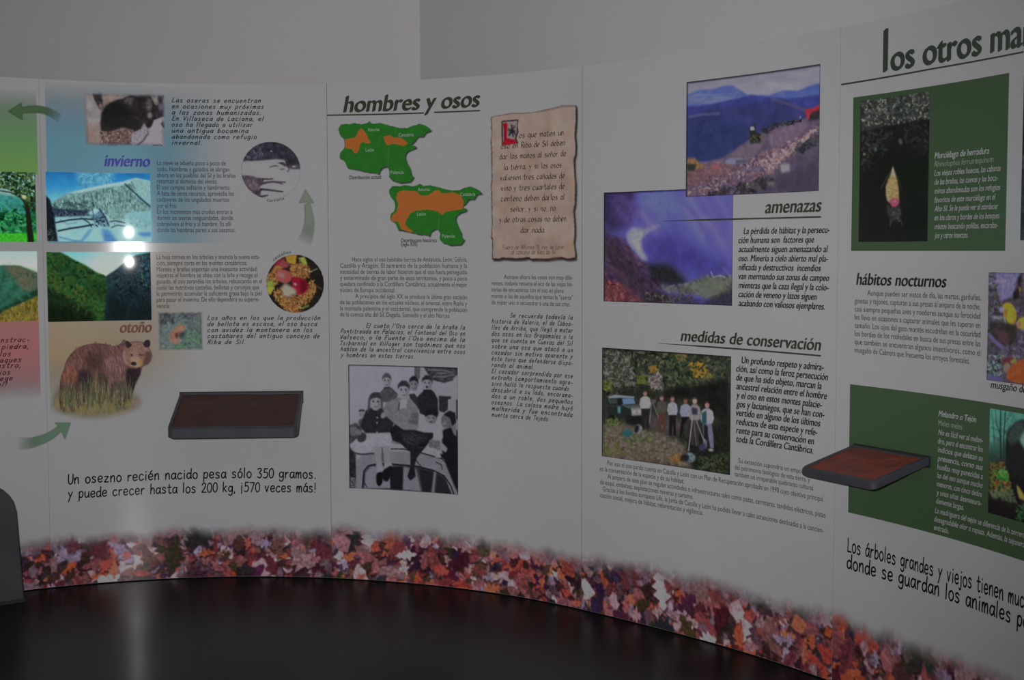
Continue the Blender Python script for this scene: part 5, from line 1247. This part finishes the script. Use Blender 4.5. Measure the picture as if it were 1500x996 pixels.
man(462, 396, 665, 58, (66, 64, 58), (72, 48, 42), lean=2); man(540, 402, 690, 58, (122, 124, 132), (22, 22, 26))
man(636, 418, 700, 64, (112, 116, 130), (20, 20, 24), (110, 70, 64), lean=-44); man(704, 410, 760, 66, (112, 106, 106), (48, 44, 46), (146, 116, 108))
im.poly([(680, 480), (725, 490), (722, 535), (684, 532)], (44, 46, 60), 3)
man(795, 442, 775, 76, (132, 130, 140), (92, 94, 112), (150, 104, 100), lean=14); im.poly([(755, 520), (790, 505), (790, 600), (756, 600)], (36, 66, 68), 4); im.poly([(770, 600), (800, 620), (796, 730), (768, 700)], (26, 24, 28), 4)
im.line([(688, 540), (655, 800)], 7, (136, 130, 130), 1.5); im.line([(700, 540), (772, 730)], 7, (120, 114, 114), 1.5); im.line([(694, 540), (712, 760)], 5, (96, 90, 90), 1.5)
im.ell(215, 668, 36, 28, (38, 78, 84), 0.2, 4, 0.3); im.ell(292, 640, 28, 34, (96, 96, 100), 0.2, 4, 0.7, 1, 8); im.ell(280, 640, 14, 28, (24, 24, 28), 0.2, 3)
im.ell(665, 845, 42, 36, (84, 96, 100), 0.2, 4, 0.5, 1, 8); im.ell(640, 850, 18, 26, (30, 34, 38), 0.2, 3); im.poly([(600, 830), (640, 820), (640, 870), (590, 870)], (30, 28, 28), 6)
im.poly([(730, 760), (780, 740), (790, 780), (740, 800)], (56, 50, 74), 5, 0.3); im.ell(822, 790, 20, 10, (130, 130, 128), soft=3)
im.grain(0.06, 4); im.blur(0.9); im.frame_shade(10, (20, 18, 20), 'tl'); im.frame_shade(4, (24, 22, 24), 'br')
im.place('photograph', M_PRINT, PD, 'photograph of a group of men with tripods beside a dark jeep')

t = Ink(); t.line('medidas de conservación', 997, 499.2, 1203.4, 10.8, **INKB); t.bar([(964, 502.8), (1203, 521.2)], 2.4, taper=0.2)
t.done('heading_text', TITLE, PD, 'dark heading medidas de conservación with a rule')
V = (860, 470, 4.0541)
t = Ink(); t.para([('Un profundo respeto y admira-', 1408, 918), ('ción, así como la feroz persecución', 1433), ('de que ha sido objeto, marcan la', 1395), ('ancestral relación entre el hombre', 1427), ('y el oso en estos montes palacie-', 1397), ('gos y lacianiegos, que se han con-', 1412), ('vertido en alguno de los últimos', 1388), ('reductos de esta especie y refe-', 1370), ('rente para su conservación en', 1350), ('toda la Cordillera Cantábrica.', 1345)], 886, 248, 718, 1430, 6.4, V, shear=0.2, bold=0.03); t.done('paragraph_text', DARK, PD)
V = (860, 650, 4.0541)
t = Ink(); t.para([('Su extinción supondría un empobrecimiento', 1420, 900), ('del patrimonio biológico de esta tierra, y', 1326), ('también un irreparable quebranto cultural.', 1350)], 877, 109, 192, 1400, 4.6, V); t.done('paragraph_text', BODY, PD)
t = Ink(); t.para([('Por eso el oso pardo cuenta en Castilla y León con un Plan de Recuperación aprobado en 1990 cuyo objetivo principal', 1405, 122), ('es la conservación de la especie y de su hábitat.', 578), ('Al amparo de este plan se regulan actividades o infraestructuras tales como pistas, carreteras, tendidos eléctricos, pistas', 1420, 122), ('de esquí, embalses, explotaciones mineras y turismo.', 632), ('Gracias a los fondos europeos Life, la Junta de Castilla y León ha podido llevar a cabo actuaciones destinadas a la concien-', 1408, 95), ('ciación social, mejora de hábitat, reforestación y vigilancia.', 690)], 78, 120, 317, 1400, 4.6, V); t.done('paragraph_text', BODY, PD)

# ---- los otros mamíferos
t = Ink(); t.line('os otros mamíferos', 1304.5, 104.0, 1438, 23.5, fit='os otros ', bold=0.036, res=8)
t.line('l', 1293.5, 105.0, 1300.8, 38.0, bold=0.03); t.bar([(1232.5, 124.0), (1366, 100.8), (1500, 76.0)], 2.4)
t.done('heading_text', (40, 48, 40), PE, 'very large dark green heading los otros mamíferos with a rule')
def green_block(tl, tr, bl, br, label):
    im = Img(tl, tr, bl, br)
    return sheet('green_block', im.s0, im.s1, im.z0, im.z1, M_GREEN, PE, 0.0004, nx=60, ny=8, label=label)
GB = green_block((1249, 143), (1476, 107), (1248, 368), (1475, 367), 'upper dark green block with the bat photograph')
V = (1245, 105, 3.8308)
im = Img((55, 165), (442, 112), (55, 956), (445, 952), V, seed=41, dens=560)
im.fill((20, 19, 19), 0.3, 40)
im.poly([(55, 165), (442, 112), (445, 265), (330, 275), (200, 300), (60, 340)], (44, 46, 44), 10, 0.4, 16)
im.speck([(60, 165), (440, 115), (442, 265), (260, 290), (70, 320)], 420, (4, 9), [(74, 78, 72), (96, 100, 90), (54, 58, 54), (36, 38, 36), (66, 76, 70), (118, 118, 108)], alpha=0.8, asp=1.4)
im.speck([(65, 350), (180, 310), (240, 340), (160, 560), (70, 560)], 120, (6, 13), [(42, 46, 46), (54, 62, 62), (34, 36, 36), (48, 50, 42)], alpha=0.6)
im.speck([(240, 290), (440, 290), (440, 480), (330, 420)], 60, (6, 13), [(32, 32, 32), (40, 40, 40)], alpha=0.6); im.ell(278, 392, 10, 18, (74, 76, 76), -0.3, 4); im.ell(264, 284, 5, 9, (120, 120, 112), soft=2); im.ell(80, 460, 8, 8, (110, 96, 90), soft=3); im.ell(140, 434, 8, 14, (70, 84, 84), soft=3)
im.poly([(110, 470), (280, 420), (440, 500), (440, 950), (60, 950), (70, 620)], (13, 13, 13), 30, alpha=0.85)
im.line([(238, 540), (200, 600), (172, 655)], 5, (50, 54, 48), 2); im.line([(244, 545), (275, 610), (290, 660)], 4, (40, 44, 40), 2)
im.poly([(238, 528), (246, 560), (262, 600), (272, 650), (276, 720), (262, 735), (215, 730), (202, 690), (200, 640), (214, 600), (230, 560)], (148, 116, 78), 4, 0.25, 10)
im.poly([(238, 525), (246, 560), (256, 590), (236, 580), (226, 590), (232, 560)], (142, 136, 118), 3); im.speck([(215, 600), (260, 600), (272, 700), (208, 700)], 60, (3, 7), [(164, 120, 72), (126, 88, 58), (176, 140, 96), (120, 96, 72)], alpha=0.8); im.line([(206, 640), (212, 720)], 8, (134, 130, 110), 3, 0.8)
im.poly([(222, 720), (240, 705), (272, 708), (278, 735), (258, 758), (235, 756)], (172, 64, 86), 3, 0.2, 6); im.ell(252, 724, 9, 7, (196, 96, 116), soft=2)
im.poly([(206, 735), (230, 755), (262, 760), (280, 740), (292, 800), (270, 830), (235, 836), (214, 800)], (44, 44, 42), 6, 0.4, 10); im.speck([(212, 760), (290, 760), (290, 840), (220, 850)], 30, (3, 7), [(66, 64, 60), (84, 80, 76), (40, 40, 38)])
im.line([(235, 830), (225, 870)], 4, (60, 58, 56), 2); im.line([(285, 820), (300, 868)], 4, (56, 54, 52), 2)
im.blur(0.8); im.place('photograph', M_PRINT, GB, 'dark photograph of a hanging bat', off=0.0009)
V = (1220, 20, 2.768)
WH = (136, 140, 136)
t = Ink(); t.line('Murciélago de herradura', 413 / 2.768 + 1220, 588 / 2.768 + 20, 634 / 2.768 + 1220, 5.6, shear=0.2, bold=0.03, off=0.0011); t.done('caption_heading', WH, GB, 'white bat name')
t = Ink(); t.line('Rhinolophus ferrumequinum', 413 / 2.768 + 1220, 622 / 2.768 + 20, 652 / 2.768 + 1220, 5.4, shear=0.2, bold=-0.008, off=0.0011); t.done('caption_latin', (112, 118, 110), GB, 'thin white latin bat name')
t = Ink(); t.para([('Los viejos robles huecos, las cabanas', 682), ('de las brañas, las cuevas y las boca-', 670), ('minas abandonadas son los refugios', 680), ('favoritos de este murciélago en el', 660), ('Alto Sil. Se le puede ver al atardecer', 672), ('en los claros y bordes de los bosques', 677), ('mixtos buscando polillas, escaraba-', 670), ('jos y otros insectos.', 550)], 413, 658, 910, 680, 5.2, V, shear=0.2, bold=0.022, off=0.0011); t.done('caption_text', WH, GB, 'white caption about the bat')
im = Img((1497.5, 111), (1640, 80), (1497.5, 352), (1640, 350), seed=44)
im.fill((30, 32, 34), 0.5, 30); im.speck([(1497, 80), (1640, 80), (1640, 352), (1497, 352)], 200, (3, 8), [(50, 54, 56), (36, 40, 44), (24, 26, 26)]); im.place('photograph', M_PRINT, PE, 'dark photograph at the right edge')

V = (1220, 370, 3.9857)
t = Ink(); t.line('hábitos nocturnos', 1254.4, 416.8, 1387, 10.8, shear=0.17, bold=0.032, res=6); t.done('heading_text', (28, 28, 30), PE, 'black heading hábitos nocturnos')
t = Ink(); t.para([('Aunque pueden ser vistos de día, las martas, garduñas,', 867, 203), 'ginetas y tejones, capturan a sus presas al amparo de la noche,', 'casi siempre pequeñas aves y roedores aunque su ferocidad', 'les lleva en ocasiones a capturar animales que les superan en', 'tamaño. Los ojos del gato montés escudriñan en la oscuridad', 'los bordes de los robledales en busca de sus presas entre las', 'que también se encuentran algunos insectívoros, como el', ('musgaño de Cabrera que frecuenta los arroyos forestales.', 803)], 129, 247, 582, 864, 5.0, V); t.done('paragraph_text', BODY, PE)
V = (1430, 390, 5.243)
im = Img((97, 38), (610, 66), (82, 862), (600, 960), V, seed=45, dens=560)
im.fill((66, 60, 74), 0.4, 24)
im.speck([(97, 38), (600, 50), (600, 940), (85, 862)], 420, (12, 26), [(84, 78, 108), (60, 62, 56), (44, 44, 44), (96, 88, 120), (70, 66, 70), (52, 58, 50)], alpha=0.7)
im.poly([(150, 50), (330, 50), (300, 120), (280, 220), (190, 260), (150, 160)], (106, 100, 140), 10, 0.25, 20); im.line([(98, 130), (150, 112), (230, 108)], 12, (140, 130, 168), 4)
im.poly([(310, 90), (340, 70), (330, 150), (320, 240), (280, 256), (275, 200), (312, 170)], (34, 26, 32), 6, 0.3); im.poly([(312, 150), (340, 170), (325, 210)], (126, 84, 56), 5); im.poly([(350, 60), (600, 70), (600, 260), (360, 240)], (110, 88, 120), 12, 0.3, 20)
im.speck([(98, 60), (150, 60), (170, 330), (100, 360)], 60, (8, 18), [(70, 68, 48), (90, 84, 116), (48, 48, 56)], alpha=0.7)
im.poly([(205, 285), (250, 275), (290, 320), (302, 390), (275, 450), (235, 420), (205, 360), (200, 320)], (164, 128, 40), 4, 0.2, 14, smooth=True); im.poly([(230, 350), (250, 350), (275, 440), (240, 425)], (176, 158, 44), 6); im.poly([(205, 330), (230, 320), (240, 370), (215, 380)], (150, 92, 44), 6, alpha=0.8)
im.poly([(300, 450), (340, 390), (440, 400), (440, 470), (340, 475)], (160, 140, 46), 5, 0.25, 12, smooth=True); im.poly([(310, 430), (340, 420), (336, 460), (312, 462)], (150, 90, 100), 5)
im.line([(135, 380), (170, 390), (210, 380), (220, 430)], 14, (138, 148, 142), 4, 0.8); im.poly([(170, 330), (190, 300), (215, 320), (190, 350)], (122, 122, 176), 5)
im.poly([(110, 410), (290, 440), (300, 560), (180, 600), (100, 500)], (38, 34, 36), 14, 0.5, 16, 0.8); im.poly([(140, 470), (250, 500), (250, 590), (180, 580)], (78, 58, 64), 12, 0.3, 12, 0.7)
im.line([(92, 500), (140, 560), (210, 625)], 26, (92, 84, 124), 6, 0.9); im.poly([(230, 440), (310, 450), (300, 560), (240, 540)], (44, 38, 34), 10, 0.4, 12, 0.7)
im.speck([(92, 670), (200, 650), (220, 760), (180, 850), (90, 840)], 110, (7, 15), [(116, 132, 136), (56, 62, 62), (84, 104, 104), (40, 40, 46)], alpha=0.8); im.line([(175, 660), (210, 690), (330, 690)], 10, (140, 120, 130), 4, 0.6)
im.poly([(190, 700), (280, 690), (290, 740), (220, 770)], (88, 40, 48), 8, 0.3); im.ell(232, 770, 28, 38, (110, 98, 88), 0.2, 5, 0.2)
im.poly([(230, 840), (260, 770), (330, 720), (480, 700), (560, 800), (500, 900), (330, 892), (260, 870)], (164, 68, 36), 5, 0.2, 20, smooth=True); im.line([(270, 840), (330, 790), (420, 760)], 8, (186, 96, 56), 4, 0.7); im.line([(280, 865), (380, 830)], 6, (130, 46, 28), 3, 0.7)
im.poly([(255, 720), (300, 700), (310, 730), (270, 745)], (120, 116, 60), 5); im.poly([(90, 820), (210, 850), (200, 880), (86, 862)], (80, 74, 116), 8)
im.blur(1.5); im.place('photograph', M_PRINT, PE, 'purple photograph with yellow and orange fungi')
t = Ink(); t.line('musgaño de Cabrera', 1451.5, 568.0, 1499.5, 6.6, fit='musgaño d', shear=0.2, bold=0.018); t.done('caption_text', DARK, PE, 'black caption musgaño de Cabrera')
GB2 = green_block((1246.3, 566), (1560, 605), (1241.5, 754), (1560, 838), 'lower dark green block with the badger photograph')
V = (1380, 580, 4.983)
im = Img((355, 98), (800, 160), (333, 857), (790, 975), V, seed=46, dens=560)
im.grad([(98, (64, 128, 112)), (300, (72, 124, 112)), (480, (36, 60, 50)), (620, (50, 60, 40)), (860, (18, 18, 18))], 0.2, 30)
im.speck([(355, 100), (600, 140), (600, 330), (355, 330)], 90, (8, 18), [(84, 146, 128), (60, 120, 108), (50, 100, 92)], alpha=0.5)
for q, w in (([(432, 520), (428, 380), (426, 240), (430, 110)], 18), ([(446, 500), (450, 300), (462, 110)], 14), ([(384, 330), (376, 210), (366, 110)], 5), ([(428, 300), (400, 200), (392, 110)], 6), ([(430, 260), (380, 240), (356, 235)], 4), ([(450, 280), (490, 230), (520, 150)], 5), ([(430, 340), (390, 300), (360, 290)], 4), ([(455, 200), (500, 140)], 4), ([(410, 240), (380, 170)], 4)):
    im.line(q, w, (24, 44, 40), 1.5, 0.9, w * 0.4)
im.poly([(460, 380), (470, 270), (520, 200), (580, 170), (700, 200), (780, 300), (780, 800), (540, 790), (500, 660), (460, 560)], (18, 20, 20), 6, 0.3, 20)
im.poly([(470, 300), (520, 205), (590, 178), (600, 260), (560, 320), (500, 360)], (54, 70, 66), 12, 0.4, 12, 0.8); im.poly([(560, 320), (590, 260), (680, 280), (660, 390), (600, 385)], (110, 150, 134), 12, 0.1)
im.poly([(350, 480), (440, 460), (480, 560), (420, 640), (350, 600)], (40, 40, 32), 12, 0.4); im.speck([(350, 480), (440, 480), (490, 600), (500, 700), (360, 720)], 170, (7, 16), [(58, 98, 46), (104, 72, 36), (128, 96, 44), (40, 60, 34), (112, 52, 36), (84, 110, 52)], alpha=0.85)
im.speck([(400, 540), (480, 540), (480, 620), (410, 620)], 50, (7, 15), [(54, 118, 50), (40, 92, 40), (74, 130, 60)], alpha=0.9); im.poly([(540, 640), (560, 660), (598, 720), (598, 760), (560, 740), (545, 690)], (140, 124, 60), 5, 0.2)
im.speck([(350, 690), (520, 680), (540, 780), (360, 740)], 90, (7, 16), [(74, 96, 70), (54, 72, 54), (92, 104, 80)], alpha=0.6); im.poly([(338, 750), (450, 760), (480, 830), (560, 900), (334, 860)], (22, 20, 22), 16, 0.3)
im.speck([(530, 790), (790, 790), (780, 930), (540, 900)], 90, (8, 16), [(48, 90, 50), (36, 68, 40), (62, 108, 62)], alpha=0.8)
im.blur(1.2); im.place('photograph', M_PRINT, GB2, 'photograph of a badger in a misty wood', off=0.0009)
V = (1160, 540, 3.556)
fx = lambda v: v / 3.556 + 1160; fy = lambda v: v / 3.556 + 540
t = Ink(); t.line('Melandro o Tejón', fx(765), fy(247), fx(963), 5.4, shear=0.2, bold=0.03, off=0.0011); t.done('caption_heading', WH, GB2, 'white badger name')
t = Ink(); t.line('Meles meles', fx(765), fy(296), fx(888), 5.4, bold=-0.005, off=0.0011); t.done('caption_latin', (112, 118, 110), GB2, 'thin white latin badger name')
t = Ink(); t.para([('No es fácil ver al melan-', 998, 764), ('dro, pero sí encontrar los', 998, 762), ('indicios que delatan su', 998, 761), ('presencia, como sus', 997, 760), ('huellas muy parecidas a', 997, 758), ('las del oso aunque mucho', 996, 757), ('menores, con cinco dedos', 993, 755), ('y unas uñas desmesura-', 991, 754), ('damente largas.', 898, 753)], 758, 343, 702, 998, 5.2, V, shear=0.2, bold=0.022, off=0.0011); t.done('caption_text', WH, GB2, 'white caption about the badger')
t = Ink(); W3 = dict(shear=0.2, bold=0.022, off=0.0011)
t.line('La madriguera del tejón se diferencia de la zorrera por', fx(746), fy(750), fx(1209), 5.2, fit='La madriguera del tejón se diferencia de la zorrer', **W3); t.line('desagradable olor a rapaza. Además, la tejonera no', fx(743), fy(795), fx(1209), 5.2, fit='desagradable olor a rapaza. Además, la tejoner', **W3); t.line('entrada.', fx(741), fy(838), fx(820), 5.2, **W3)
t.done('caption_text', WH, GB2, 'white caption below the badger photograph')
t = Ink(); t.line('Los árboles grandes y viejos tienen muchos', 1241.5, 807.4, 1471.5, 12.4, fit='Los árboles grandes y viejos tienen', hand=HAND_L, seed=5)
t.line('donde se guardan los animales para', 1240.5, 832.0, 1482.5, 12.4, fit='donde se guardan los animales', hand=HAND_L, seed=6); t.done('handwritten_text', (14, 16, 20), PE, 'large black handwriting')
